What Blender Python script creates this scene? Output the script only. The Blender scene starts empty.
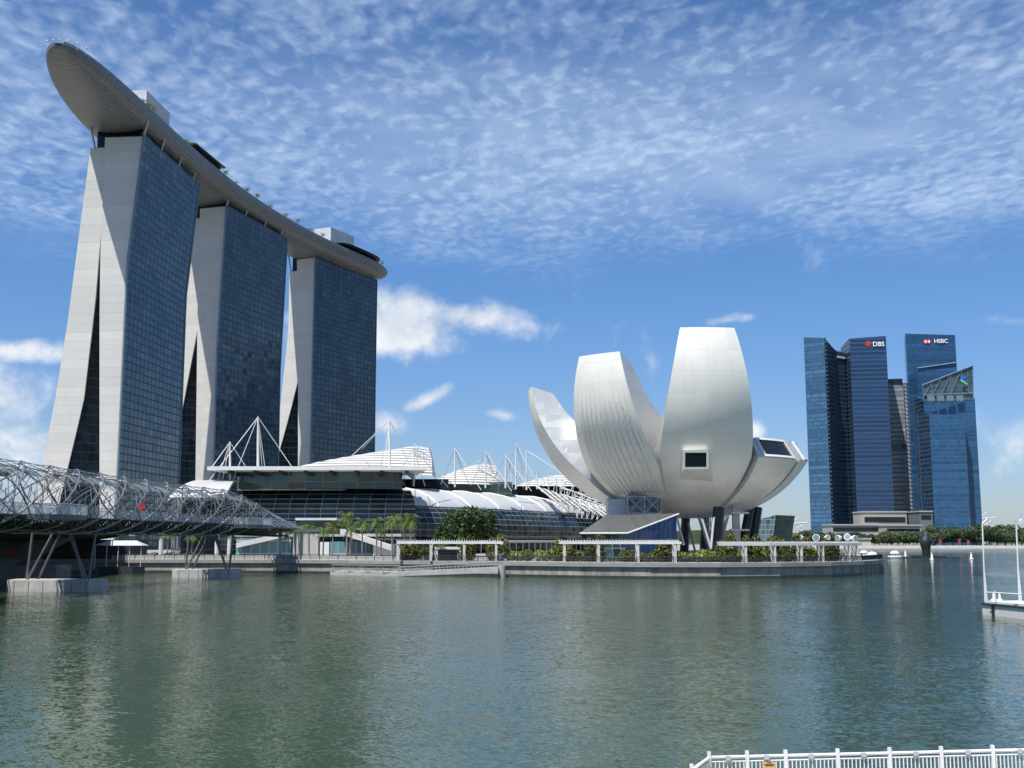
import bpy, math, random
from mathutils import Vector, Matrix
from math import sin, cos, tan, pi, radians, sqrt, atan2, asin
R = random.Random(7)
sc = bpy.context.scene
COL = sc.collection

# ---------------------------------------------------------------- camera, sky, sun, exposure
F = 1100.0; PITCH = radians(8.1); H = 7.0
cp, sp = cos(PITCH), sin(PITCH)
cam = bpy.data.cameras.new('camera'); camo = bpy.data.objects.new('camera', cam); COL.objects.link(camo)
camo.location = (0, 0, H); camo.rotation_euler = (pi/2 + PITCH, 0, 0)
cam.sensor_width = 36; cam.lens = F*36/1024; cam.clip_start = 0.5; cam.clip_end = 30000
sc.camera = camo
SUN_EL, SUN_AZ = radians(64), radians(180+36)       # azimuth clockwise from +Y: behind the camera, to its left
S = Vector((sin(SUN_AZ)*cos(SUN_EL), cos(SUN_AZ)*cos(SUN_EL), sin(SUN_EL)))
sl = bpy.data.lights.new('sun', 'SUN'); sl.energy = 5.0; sl.angle = radians(.5); sl.color = (1, .965, .91)
so = bpy.data.objects.new('sun', sl); COL.objects.link(so)
so.rotation_euler = S.to_track_quat('Z', 'Y').to_euler(); so.location = S*900
sc.view_settings.view_transform = 'Standard'; sc.view_settings.look = 'None'
sc.view_settings.exposure = 0.5; sc.view_settings.gamma = 1.0
SKY_STRENGTH = .064

# ---------------------------------------------------------------- node helpers
def N(nt, t, props=None, **ins):
    n = nt.nodes.new(t)
    for k, v in (props or {}).items(): setattr(n, k, v)
    for k, v in ins.items():
        s = n.inputs[int(k[1:])] if k[0] == 'i' and k[1:].isdigit() else n.inputs[k.replace('_', ' ')]
        if isinstance(v, bpy.types.NodeSocket): nt.links.new(v, s)
        else: s.default_value = v
    return n
def MA(nt, op, a, b=0.0, c=0.0, clamp=False):
    n = N(nt, 'ShaderNodeMath', {'operation': op, 'use_clamp': clamp}, i0=a, i1=b)
    if op in ('MULTIPLY_ADD', 'COMPARE'):
        if isinstance(c, bpy.types.NodeSocket): nt.links.new(c, n.inputs[2])
        else: n.inputs[2].default_value = c
    return n.outputs[0]
def MR(nt, v, a, b, c=0.0, d=1.0, smooth=False):
    n = N(nt, 'ShaderNodeMapRange', {'interpolation_type': 'SMOOTHSTEP' if smooth else 'LINEAR'}, i0=v, i1=a, i2=b, i3=c, i4=d)
    return n.outputs[0]
def MIX(nt, f, a, b, mode='MIX'):
    n = nt.nodes.new('ShaderNodeMix'); n.data_type = 'RGBA'; n.blend_type = mode
    for s, v in ((n.inputs[0], f), (n.inputs[6], a), (n.inputs[7], b)):
        if isinstance(v, bpy.types.NodeSocket): nt.links.new(v, s)
        elif isinstance(v, (int, float)): s.default_value = v if s.type == 'VALUE' else (v, v, v, 1)
        else: s.default_value = tuple(v)+((1,) if len(v) == 3 else ())
    return n.outputs[2]
def VM(nt, op, a, b=None, s=None):
    n = nt.nodes.new('ShaderNodeVectorMath'); n.operation = op
    for i, v in ((0, a), (1, b)):
        if v is None: continue
        if isinstance(v, bpy.types.NodeSocket): nt.links.new(v, n.inputs[i])
        else: n.inputs[i].default_value = v
    if s is not None:
        if isinstance(s, bpy.types.NodeSocket): nt.links.new(s, n.inputs['Scale'])
        else: n.inputs['Scale'].default_value = s
    return n.outputs['Value'] if op in ('DOT_PRODUCT', 'LENGTH') else n.outputs[0]
def NOISE(nt, vec, scale, detail=4, rough=.55, dist=0.0, out=0):
    return N(nt, 'ShaderNodeTexNoise', None, Vector=vec, Scale=scale, Detail=detail, Roughness=rough, Distortion=dist).outputs[out]

# ---------------------------------------------------------------- world: sky and its clouds
wd = bpy.data.worlds.new('World'); sc.world = wd; wd.use_nodes = True
nt = wd.node_tree; nt.nodes.clear()
sky = N(nt, 'ShaderNodeTexSky', {'sky_type': 'NISHITA', 'sun_disc': False, 'sun_elevation': SUN_EL, 'sun_rotation': SUN_AZ,
                                 'air_density': 1.0, 'dust_density': .4, 'ozone_density': 2.2, 'altitude': 10})
tcn = N(nt, 'ShaderNodeTexCoord'); D = tcn.outputs['Generated']
sep = N(nt, 'ShaderNodeSeparateXYZ', None, Vector=D)
dx, dy, dz = sep.outputs
el = MA(nt, 'ARCSINE', dz); az = MA(nt, 'ARCTAN2', dx, dy)
zc = MA(nt, 'ADD', MA(nt, 'MAXIMUM', dz, 0.0), .035)
pl = N(nt, 'ShaderNodeCombineXYZ', None, X=MA(nt, 'DIVIDE', dx, zc), Y=MA(nt, 'DIVIDE', dy, zc), Z=0.0).outputs[0]
# altocumulus sheet: small cells in drifting ranks on a flat layer
wob = NOISE(nt, pl, 5.0, 3, .6, 0, 1)
plw = VM(nt, 'ADD', pl, VM(nt, 'SCALE', VM(nt, 'SUBTRACT', wob, (.5, .5, .5)), None, .09))
plc = VM(nt, 'MULTIPLY', plw, (1, .6, 1))
vor = N(nt, 'ShaderNodeTexVoronoi', {'feature': 'SMOOTH_F1'}, Vector=VM(nt, 'ADD', plc, VM(nt, 'SCALE', NOISE(nt, plc, 40, 3, .6, 0, 1), None, .035)), Scale=29.0, Smoothness=1.0).outputs[0]
cell = MA(nt, 'ADD', MA(nt, 'MULTIPLY', NOISE(nt, plc, 33, 4, .5, .15), .65), MA(nt, 'MULTIPLY', MA(nt, 'SUBTRACT', .75, vor), .45))
rip = N(nt, 'ShaderNodeTexWave', {'wave_type': 'BANDS', 'bands_direction': 'DIAGONAL'}, Vector=plw, Scale=6.5, Distortion=7.0, Detail=3.0, Detail_Scale=1.6).outputs[1]
fib = NOISE(nt, plw, 4.5, 6, .6, .3)
patch = NOISE(nt, pl, 1.15, 3, .5, .4)
fine = MA(nt, 'ADD', MA(nt, 'MULTIPLY', cell, .72), MA(nt, 'ADD', MA(nt, 'MULTIPLY', rip, .07), MA(nt, 'MULTIPLY', fib, .38)))
# the sheet's lower border falls towards the right and is densest in a broad tongue in the middle
low = MA(nt, 'ADD', el, MA(nt, 'MULTIPLY', NOISE(nt, pl, 2.2, 4, .6, .3), .09))
sheet = MR(nt, MA(nt, 'SUBTRACT', low, MA(nt, 'MULTIPLY', MA(nt, 'ABSOLUTE', MA(nt, 'SUBTRACT', az, .12)), .0)), .272, .345, 0, 1, True)
belly = MR(nt, MA(nt, 'ABSOLUTE', MA(nt, 'SUBTRACT', el, .352)), .0, .13, 1, 0, True)
bellx = MR(nt, MA(nt, 'ABSOLUTE', MA(nt, 'SUBTRACT', az, .13)), .05, .55, 1, .25, True)
dens = MA(nt, 'ADD', MA(nt, 'MULTIPLY', MA(nt, 'MULTIPLY', belly, bellx), .17), MA(nt, 'MULTIPLY', MA(nt, 'SUBTRACT', patch, .5), .85))
alto = MA(nt, 'MULTIPLY', sheet, MA(nt, 'MAXIMUM', MA(nt, 'MULTIPLY', MA(nt, 'MULTIPLY', belly, bellx), MR(nt, fib, .3, .75, .2, .6)), MR(nt, MA(nt, 'ADD', fine, dens),   .33, 1.16, 0, .78, True)))
# cumulus and wisps low over the horizon: soft blobs at their bearings, eaten by noise
n1 = NOISE(nt, D, 26, 7, .6, .25); n2 = NOISE(nt, D, 9, 5, .55, .2)
nz = MA(nt, 'ADD', MA(nt, 'MULTIPLY', n1, .55), MA(nt, 'MULTIPLY', n2, .6))
def pix_dir(px, py):
    u = (px-512)/F; v = (384-py)/F
    d = Vector((u, cp - v*sp, sp + v*cp)).normalized()
    return atan2(d.x, d.y), asin(d.z)
cum = None
for px, py, rx, ry, tilt, k in ((408, 322, 70, 40, 0, 1.0), (470, 315, 85, 24, -.1, .95), (398, 338, 50, 24, 0, .95), (20, 352, 66, 15, 0, .95), (0, 400, 80, 52, 0, .8),
                          (30, 445, 90, 50, 0, .72), (300, 330, 40, 40, 0, .8), (432, 398, 44, 11, .5, .78), (385, 425, 40, 18, 0, .85), (500, 415, 60, 8, -.15, .52),
                          (730, 320, 38, 8, .05, .62), (750, 432, 17, 16, 0, 1.0), (1015, 322, 50, 14, -.1, .58), (1030, 450, 105, 56, 0, .52),
                          (640, 455, 130, 40, 0, .45), (700, 600, 900, 90, 0, .5), (1500, 380, 260, 60, 0, .9), (-500, 380, 300, 70, 0, .9)):
    a, e = pix_dir(px, py)
    xx = MA(nt, 'SUBTRACT', az, a); yy = MA(nt, 'SUBTRACT', el, e)
    xr = MA(nt, 'ADD', xx, MA(nt, 'MULTIPLY', yy, tilt)); yr = MA(nt, 'SUBTRACT', yy, MA(nt, 'MULTIPLY', xx, tilt))
    q = MA(nt, 'SQRT', MA(nt, 'ADD', MA(nt, 'POWER', MA(nt, 'DIVIDE', xr, rx/F), 2.0), MA(nt, 'POWER', MA(nt, 'DIVIDE', yr, ry/F), 2.0)))
    b = MA(nt, 'MULTIPLY', MR(nt, q, .0, 1.25, 1, 0), k)
    cum = b if cum is None else MA(nt, 'MAXIMUM', cum, b)
cumm = MR(nt, MA(nt, 'ADD', cum, MA(nt, 'MULTIPLY', MA(nt, 'SUBTRACT', nz, .57), 1.9)), .24, .92, 0, .93, True)
cumc = MIX(nt, MR(nt, n1, .35, .65), (7.2, 7.9, 9.2), (10.6, 10.9, 11.2))
blue = MIX(nt, 1.0, sky.outputs[0], MIX(nt, MR(nt, el, .0, .26, 0, 1, True), (.84, .96, 1.28), (.72, 1.07, 1.46)), 'MULTIPLY')
c1 = MIX(nt, alto, blue, (7.3, 9.0, 11.4))
c2 = MIX(nt, cumm, c1, cumc)
bg = N(nt, 'ShaderNodeBackground', None, Color=c2, Strength=SKY_STRENGTH)
nt.links.new(bg.outputs[0], N(nt, 'ShaderNodeOutputWorld').inputs[0])
wd.cycles.sampling_method = 'MANUAL'; wd.cycles.sample_map_resolution = 512

# ---------------------------------------------------------------- pixel <-> place helpers (used to take bearings off the photograph)
def W(px, py, Y):
    u = (px-512)/F; v = (384-py)/F; k = Y/(cp - v*sp)
    return Vector((u*k, Y, H+(sp+v*cp)*k))
def G(px, Y, z):
    return Vector(((px-512)/F*(Y*cp+(z-H)*sp), Y, z))
def ZY(py, Y): return W(512, py, Y).z
def face_hit(px, py, P0, d):
    """ray through a pixel against the upright plane through P0 along d -> (s along d, z)"""
    u = (px-512)/F; v = (384-py)/F; a = cp - v*sp
    # u k = P0x + s dx ; a k = P0y + s dy
    det = u*(-d[1]) - (-d[0])*a
    k = (P0[0]*(-d[1]) - (-d[0])*P0[1])/det
    s = (u*P0[1] - a*P0[0])/det
    return s, H+(sp+v*cp)*k

# ---------------------------------------------------------------- mesh builder
def origin(o):
    v = Vector((0, 0, 0))
    while o is not None: v += o.location; o = o.parent
    return v
class MB:
    def __init__(s): s.v = []; s.f = []; s.uv = []; s.sm = []; s.mi = []
    def face(s, pts, uv=None, smooth=False, mi=0):
        b = len(s.v); s.v += [Vector(p) for p in pts]; s.f.append(tuple(range(b, b+len(pts)))); s.uv.append(uv); s.sm.append(smooth); s.mi.append(mi)
    def grid(s, P, uv=None, smooth=True, flip=False, mi=0):
        b = len(s.v); n = len(P); m = len(P[0])
        for row in P: s.v += [Vector(p) for p in row]
        for i in range(n-1):
            for j in range(m-1):
                q = [(i, j), (i, j+1), (i+1, j+1), (i+1, j)]
                if flip: q.reverse()
                s.f.append(tuple(b+a*m+c for a, c in q)); s.sm.append(smooth); s.mi.append(mi)
                s.uv.append([uv[a][c] for a, c in q] if uv else None)
    def box(s, c, d, rz=0.0, mi=0, top=1.0):
        """c: centre of the base, d: sizes; top: scale of the upper face"""
        x, y, h = d[0]/2, d[1]/2, d[2]; ca, sa = cos(rz), sin(rz)
        P = []
        for z, k in ((0, 1), (h, top)):
            for a, b in ((-x, -y), (x, -y), (x, y), (-x, y)):
                P.append(Vector((c[0]+k*(a*ca-b*sa), c[1]+k*(a*sa+b*ca), c[2]+z)))
        for q in ((3, 2, 1, 0), (4, 5, 6, 7), (0, 1, 5, 4), (1, 2, 6, 5), (2, 3, 7, 6), (3, 0, 4, 7)): s.face([P[i] for i in q], mi=mi)
    def hexa(s, P, mi=0):
        for q in ((3, 2, 1, 0), (4, 5, 6, 7), (0, 1, 5, 4), (1, 2, 6, 5), (2, 3, 7, 6), (3, 0, 4, 7)): s.face([P[i] for i in q], mi=mi)
    def prism(s, poly, z0, z1, mi=0):
        """poly counter-clockwise; z1 a number or one per corner"""
        n = len(poly); zt = z1 if isinstance(z1, (list, tuple)) else [z1]*n
        zb = z0 if isinstance(z0, (list, tuple)) else [z0]*n
        B = [Vector((p[0], p[1], zb[i])) for i, p in enumerate(poly)]; T = [Vector((p[0], p[1], zt[i])) for i, p in enumerate(poly)]
        s.face(list(reversed(B)), mi=mi); s.face(T, mi=mi)
        for i in range(n): j = (i+1) % n; s.face([B[i], B[j], T[j], T[i]], mi=mi)
    def tube(s, pts, r, n=6, cap=True, mi=0):
        pts = [Vector(p) for p in pts]; rr = r if isinstance(r, (list, tuple)) else [r]*len(pts)
        rows = []; up = None
        for i, p in enumerate(pts):
            t = (pts[min(i+1, len(pts)-1)]-pts[max(i-1, 0)])
            t = t.normalized() if t.length > 1e-9 else Vector((0, 0, 1))
            if up is None: up = Vector((0, 0, 1)) if abs(t.z) < .9 else Vector((1, 0, 0))
            a = t.cross(up).normalized(); b = a.cross(t).normalized(); up = b
            rows.append([p+(a*cos(2*pi*k/n)+b*sin(2*pi*k/n))*rr[i] for k in range(n+1)])
        s.grid(rows, smooth=n > 4, flip=True, mi=mi)
        if cap:
            s.face(rows[0][:-1], mi=mi); s.face(list(reversed(rows[-1][:-1])), mi=mi)
    def lathe(s, prof, c, n=16, mi=0):
        rows = [[Vector((c[0]+r*cos(2*pi*k/n), c[1]+r*sin(2*pi*k/n), c[2]+z)) for k in range(n+1)] for r, z in prof]
        s.grid(rows, mi=mi)
    def build(s, name, mat, parent=None, loc=None):
        me = bpy.data.meshes.new(name)
        off = origin(parent) if parent is not None else Vector((0, 0, 0))
        if loc is not None: off = off+Vector(loc)
        me.from_pydata([tuple(p-off) for p in s.v], [], s.f)
        uvl = me.uv_layers.new(name='UVMap'); k = 0; data = []
        for fi, f in enumerate(s.f):
            u = s.uv[fi]
            if u is None:
                P = [s.v[i] for i in f]; nn = Vector((0, 0, 0))
                for i in range(len(P)):
                    a, b = P[i], P[(i+1) % len(P)]; nn += a.cross(b) if False else (a-P[0]).cross(b-P[0])
                if nn.length < 1e-12: nn = Vector((0, 0, 1))
                nn.normalize()
                if abs(nn.z) > .92: u = [(p.x, p.y) for p in P]
                else:
                    h = Vector((0, 0, 1)).cross(nn).normalized(); w = nn.cross(h)
                    u = [(p.dot(h), p.z if abs(nn.z) < .5 else p.dot(w)) for p in P]
            for t in u: data += [t[0], t[1]]
        uvl.data.foreach_set('uv', data)
        me.polygons.foreach_set('use_smooth', s.sm)
        mats = mat if isinstance(mat, (list, tuple)) else [mat]
        for m in mats: me.materials.append(m)
        if len(mats) > 1: me.polygons.foreach_set('material_index', s.mi)
        me.update()
        o = bpy.data.objects.new(name, me); COL.objects.link(o)
        if parent is not None: o.parent = parent
        if loc is not None: o.location = loc
        return o
def tag(o, label, cat, group=None, kind=None):
    if label: o['label'] = label
    if cat: o['category'] = cat
    if group: o['group'] = group
    if kind: o['kind'] = kind
    return o
def thing(name, label, cat, loc=(0, 0, 0), group=None, rz=0.0):
    o = bpy.data.objects.new(name, None); COL.objects.link(o); o.location = loc; o.rotation_euler = (0, 0, rz); o.empty_display_size = .5
    return tag(o, label, cat, group)
def struct(mb, name, mat): return tag(mb.build(name, mat), None, None, kind='structure')
def dup(o, loc, rz=0.0, sc_=1.0, label=None):
    def rec(a, par):
        c = a.copy(); COL.objects.link(c); c.parent = par
        for ch in list(a.children): rec(ch, c)
        return c
    c = rec(o, None); c.location = loc; c.rotation_euler = (0, 0, rz); c.scale = (sc_,)*3 if not isinstance(sc_, tuple) else sc_
    if label: c['label'] = label
    return c

# ---------------------------------------------------------------- materials
def base_mat(name):
    m = bpy.data.materials.new(name); m.use_nodes = True; nt = m.node_tree; nt.nodes.clear()
    b = nt.nodes.new('ShaderNodeBsdfPrincipled'); o = nt.nodes.new('ShaderNodeOutputMaterial'); nt.links.new(b.outputs[0], o.inputs[0])
    return m, nt, b
def setin(nt, b, k, v):
    if isinstance(v, bpy.types.NodeSocket): nt.links.new(v, b.inputs[k])
    elif isinstance(v, (tuple, list)) and len(v) == 3: b.inputs[k].default_value = tuple(v)+(1,)
    else: b.inputs[k].default_value = v
def plain(name, col, rough=.6, metal=0.0, var=.12, scale=.6, spec=.5, bump=0.0):
    """a worn, slightly uneven surface"""
    m, nt, b = base_mat(name)
    pos = N(nt, 'ShaderNodeNewGeometry').outputs[0]
    n = NOISE(nt, pos, scale, 6, .62); n2 = NOISE(nt, VM(nt, 'MULTIPLY', pos, (1, 1, .18)), scale*3.1, 4, .6)
    f = MA(nt, 'ADD', MA(nt, 'MULTIPLY', n, .6), MA(nt, 'MULTIPLY', n2, .4))
    k = MR(nt, f, .3, .7, 1-var, 1+var)
    setin(nt, b, 'Base Color', MIX(nt, 1.0, col, N(nt, 'ShaderNodeCombineColor', None, i0=k, i1=k, i2=k).outputs[0], 'MULTIPLY'))
    setin(nt, b, 'Roughness', MR(nt, f, .3, .7, max(.05, rough-.08), min(1, rough+.08))); setin(nt, b, 'Metallic', metal); setin(nt, b, 'Specular IOR Level', spec)
    if bump:
        bn = N(nt, 'ShaderNodeBump', None, Strength=bump, Distance=.05, Height=n2); nt.links.new(bn.outputs[0], b.inputs['Normal'])
    return m
def uvcell(nt, pu, pv, lu, lv, ou=0.0, ov=0.0):
    uv = N(nt, 'ShaderNodeUVMap').outputs[0]; s = N(nt, 'ShaderNodeSeparateXYZ', None, Vector=uv)
    u = MA(nt, 'DIVIDE', MA(nt, 'ADD', s.outputs[0], ou), pu); v = MA(nt, 'DIVIDE', MA(nt, 'ADD', s.outputs[1], ov), pv)
    lu_ = MA(nt, 'LESS_THAN', MA(nt, 'FRACT', u), lu); lv_ = MA(nt, 'LESS_THAN', MA(nt, 'FRACT', v), lv)
    idv = N(nt, 'ShaderNodeCombineXYZ', None, X=MA(nt, 'FLOOR', u), Y=MA(nt, 'FLOOR', v), Z=0.0).outputs[0]
    wn = N(nt, 'ShaderNodeTexWhiteNoise', {'noise_dimensions': '3D'}, Vector=idv)
    return uv, lu_, lv_, wn.outputs['Value'], wn.outputs['Color'], MA(nt, 'FRACT', v), idv
def glass_grid(name, glass, line, pu, pv, lu=.06, lv=.1, rough=.08, tilt=.02, var=.35, band=None, bandf=.35, ior=1.55, metal=0.0, lit=0.0, rowvar=0.0, clump=0.0):
    """curtain wall: panes with slightly different tint and tilt between mullions and floor edges"""
    m, nt, b = base_mat(name)
    uv, a, c, rv, rc, fv, idv = uvcell(nt, pu, pv, lu, lv)
    k = MR(nt, rv, 0, 1, 1-var, 1+var)
    if rowvar:
        row = N(nt, 'ShaderNodeTexWhiteNoise', {'noise_dimensions': '1D'}, W=N(nt, 'ShaderNodeSeparateXYZ', None, Vector=idv).outputs[1]).outputs[0]
        k = MA(nt, 'MULTIPLY', k, MR(nt, row, 0, 1, 1-rowvar, 1+rowvar))
    if clump: k = MA(nt, 'MULTIPLY', k, MR(nt, NOISE(nt, VM(nt, 'MULTIPLY', idv, (1, .35, 1)), .33, 4, .65), .3, .7, 1-clump, 1+clump))
    col = MIX(nt, 1.0, glass, N(nt, 'ShaderNodeCombineColor', None, i0=k, i1=k, i2=k).outputs[0], 'MULTIPLY')
    if lit: col = MIX(nt, MA(nt, 'MULTIPLY', MA(nt, 'GREATER_THAN', N(nt, 'ShaderNodeSeparateColor', None, i0=rc).outputs[1], 1-lit), .6), col, (.3, .33, .33))
    r = rough
    if band:
        bm = MA(nt, 'LESS_THAN', fv, bandf); col = MIX(nt, bm, col, band)
    ln = MA(nt, 'MAXIMUM', a, c)
    col = MIX(nt, ln, col, line); setin(nt, b, 'Base Color', col)
    setin(nt, b, 'Roughness', MR(nt, ln, 0, 1, rough, .45)); setin(nt, b, 'IOR', ior); setin(nt, b, 'Metallic', metal)
    nrm = N(nt, 'ShaderNodeNewGeometry').outputs['Normal']
    wav = NOISE(nt, uv, .12, 2, .5, 0, 1)
    t = VM(nt, 'ADD', VM(nt, 'SCALE', VM(nt, 'SUBTRACT', rc, (.5, .5, .5)), None, tilt), VM(nt, 'SCALE', VM(nt, 'SUBTRACT', wav, (.5, .5, .5)), None, tilt*1.2))
    nt.links.new(VM(nt, 'NORMALIZE', VM(nt, 'ADD', nrm, t)), b.inputs['Normal'])
    return m
def panel(name, col, pu, pv, lu, lv, linek=.75, rough=.5, var=.04, metal=0.0, noise=.08, spec=.5, nscale=.05, bump=0.0):
    """cladding in panels with thin joints"""
    m, nt, b = base_mat(name)
    uv, a, c, rv, rc, fv, idv = uvcell(nt, pu, pv, lu, lv)
    pos = N(nt, 'ShaderNodeNewGeometry').outputs[0]
    st = NOISE(nt, VM(nt, 'MULTIPLY', pos, (1, 1, .25)), nscale*8, 5, .6); big = NOISE(nt, pos, nscale, 4, .55)
    k = MA(nt, 'MULTIPLY', MR(nt, rv, 0, 1, 1-var, 1+var), MR(nt, MA(nt, 'ADD', MA(nt, 'MULTIPLY', st, .5), MA(nt, 'MULTIPLY', big, .5)), .3, .7, 1-noise, 1+noise))
    k = MA(nt, 'MULTIPLY', k, MR(nt, MA(nt, 'MAXIMUM', a, c), 0, 1, 1, linek))
    setin(nt, b, 'Base Color', MIX(nt, 1.0, col, N(nt, 'ShaderNodeCombineColor', None, i0=k, i1=k, i2=k).outputs[0], 'MULTIPLY'))
    setin(nt, b, 'Roughness', MR(nt, rv, 0, 1, rough-.05, rough+.05)); setin(nt, b, 'Metallic', metal); setin(nt, b, 'Specular IOR Level', spec)
    if bump:
        nrm = N(nt, 'ShaderNodeNewGeometry').outputs['Normal']
        nt.links.new(VM(nt, 'NORMALIZE', VM(nt, 'ADD', nrm, VM(nt, 'SCALE', VM(nt, 'SUBTRACT', rc, (.5, .5, .5)), None, bump))), b.inputs['Normal'])
    return m
def leaf(name, dark, light, scale=.5, trans=.22, extra=None):
    m, nt, b = base_mat(name)
    pos = N(nt, 'ShaderNodeNewGeometry').outputs[0]
    oi = N(nt, 'ShaderNodeObjectInfo').outputs['Random']
    n = NOISE(nt, pos, scale, 3, .6); n2 = NOISE(nt, pos, scale*5, 2, .6)
    f = MR(nt, MA(nt, 'ADD', MA(nt, 'ADD', MA(nt, 'MULTIPLY', n, .6), MA(nt, 'MULTIPLY', n2, .4)), MA(nt, 'MULTIPLY', MA(nt, 'SUBTRACT', oi, .5), .16)), .32, .68)
    col = MIX(nt, f, dark, light)
    if extra: col = MIX(nt, MR(nt, NOISE(nt, pos, scale*2.3, 2, .5), .60, .68), col, extra)
    setin(nt, b, 'Base Color', col); setin(nt, b, 'Roughness', .55); setin(nt, b, 'Specular IOR Level', .3)
    tr = N(nt, 'ShaderNodeBsdfTranslucent', None, Color=col); mx = N(nt, 'ShaderNodeMixShader', None, i0=trans)
    nt.links.new(b.outputs[0], mx.inputs[1]); nt.links.new(tr.outputs[0], mx.inputs[2])
    nt.links.new(mx.outputs[0], nt.nodes['Material Output'].inputs[0])
    return m
MAT = {}
MAT['concrete_clad'] = panel('pale_cladding', (.54, .525, .485), 40, 4.1, .0, .035, .72, .55, .05, 0, .05)
MAT['facade'] = glass_grid('tower_glass', (.028, .054, .074), (.008, .014, .02), 4.4, 3.4, .16, .2, .09, .05, .32, ior=1.55, rowvar=.12, clump=.4)
MAT['fin'] = plain('fin_glass', (.15, .21, .25), .2, 0, .1, .2)
MAT['atrium'] = glass_grid('atrium_glass', (.006, .011, .018), (.014, .022, .03), 3.0, 4.1, .06, .16, .1, .03, .4, ior=1.3)
MAT['hull'] = panel('hull_panels', (.175, .178, .178), 3.2, 2.0, .10, .14, .55, .42, .10, .25, .08, .5, .03, .04)
MAT['hull_rim'] = plain('hull_rim', (.13, .14, .15), .5, .2, .15, .3)
MAT['white'] = plain('white_paint', (.60, .60, .58), .5, 0, .12, .9)
MAT['roof_white'] = panel('white_roof', (.44, .44, .435), 5.5, 60, .05, .0, .86, .4, .04, 0, .06)
MAT['louvre'] = plain('white_louvre', (.52, .51, .48), .5, 0, .08, .3)
MAT['steel'] = plain('stainless_steel', (.52, .53, .54), .3, .75, .12, .8)
MAT['steel_dark'] = plain('dark_steel', (.045, .05, .055), .5, .3, .2, .8)
MAT['grey_box'] = panel('grey_metal_panels', (.50, .52, .54), 3, 3, .03, .03, .8, .5, .05)
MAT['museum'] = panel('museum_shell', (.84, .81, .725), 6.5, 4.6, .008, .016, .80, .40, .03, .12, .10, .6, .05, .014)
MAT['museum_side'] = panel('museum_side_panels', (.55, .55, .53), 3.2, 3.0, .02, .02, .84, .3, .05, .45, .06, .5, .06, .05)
MAT['tent'] = plain('tent_fabric', (.40, .41, .42), .7, 0, .1)  # white fabric greyed to stand in for the bridge's shadow
MAT['glass_dark'] = plain('dark_window', (.008, .012, .014), .06, 0, .2, .3)
MAT['black'] = plain('black_column', (.012, .013, .018), .35, 0, .2, .5)
MAT['conc'] = plain('concrete', (.36, .355, .335), .8, 0, .22, .5, .3, .3)
MAT['conc_light'] = plain('pale_concrete', (.52, .51, .48), .75, 0, .16, .6, .3, .2)
MAT['conc_dark'] = plain('weathered_concrete', (.20, .20, .19), .85, 0, .35, .5, .3, .3)
MAT['paving'] = panel('paving', (.26, .25, .235), 1.2, 1.2, .03, .03, .8, .75, .08, 0, .15)
MAT['mall_glass'] = glass_grid('mall_glass', (.022, .036, .036), (.26, .30, .29), 4.6, 1.45, .035, .2, .07, .03, .6, ior=1.5)
MAT['mall_glass_top'] = glass_grid('mall_upper_glass', (.032, .055, .052), (.12, .14, .135), 5.0, 3.4, .03, .06, .06, .05, .5, ior=1.55)
MAT['mall_curved'] = glass_grid('curved_glass', (.010, .018, .020), (.24, .26, .25), 3.6, 1.9, .04, .085, .07, .03, .6, ior=1.3)
MAT['blue_glass'] = glass_grid('blue_pavilion_glass', (.012, .055, .16), (.16, .26, .36), 2.0, 30, .05, .0, .06, .02, .3, ior=1.25)
MAT['teal_glass'] = glass_grid('shop_glass', (.09, .19, .20), (.35, .37, .36), 2.4, 3.4, .06, .1, .1, .03, .4)
MAT['grey_roof'] = panel('grey_metal_roof', (.085, .09, .088), .9, 30, .1, 0, .75, .5, .05, .2)
MAT['crystal'] = glass_grid('faceted_glass', (.05, .085, .085), (.22, .27, .27), 1.8, 1.8, .09, .09, .08, .08, .6)
MAT['bark'] = plain('bark', (.10, .075, .05), .9, 0, .3, 2)
MAT['palm_bark'] = plain('palm_bark', (.22, .19, .155), .9, 0, .3, 2)
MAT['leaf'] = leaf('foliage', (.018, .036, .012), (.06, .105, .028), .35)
MAT['leaf_far'] = leaf('far_foliage', (.045, .072, .038), (.115, .16, .07), .06)  # greens lightened so the colour carries the distance haze
MAT['leaf_palm'] = leaf('palm_foliage', (.06, .11, .02), (.21, .27, .06), .6, .4)
MAT['leaf_hedge'] = leaf('hedge_foliage', (.08, .135, .02), (.26, .33, .055), .8, .35)
MAT['leaf_red'] = leaf('flowering_foliage', (.05, .07, .016), (.15, .16, .035), .9, .25, (.21, .13, .035))
MAT['red'] = plain('red_paint', (.55, .03, .03), .5, 0, .1)
MAT['yellow'] = plain('yellow_paint', (.55, .34, .11), .5, 0, .06)
MAT['ink'] = plain('dark_ink', (.05, .03, .02), .6, 0, .05)
MAT['sign_white'] = plain('sign_white', (.85, .85, .85), .5, 0, .03)
MAT['sign_red'] = plain('sign_red', (.75, .04, .03), .5, 0, .03)
MAT['sign_blue'] = plain('sign_blue', (.02, .12, .70), .5, 0, .03)
MAT['sign_green'] = plain('sign_green', (.10, .62, .10), .5, 0, .03)
m, nt_, b_ = base_mat('mesh_glass'); MAT['clear'] = m
setin(nt_, b_, 'Base Color', (.55, .62, .64)); setin(nt_, b_, 'Roughness', .2); setin(nt_, b_, 'Alpha', .35)

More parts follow.
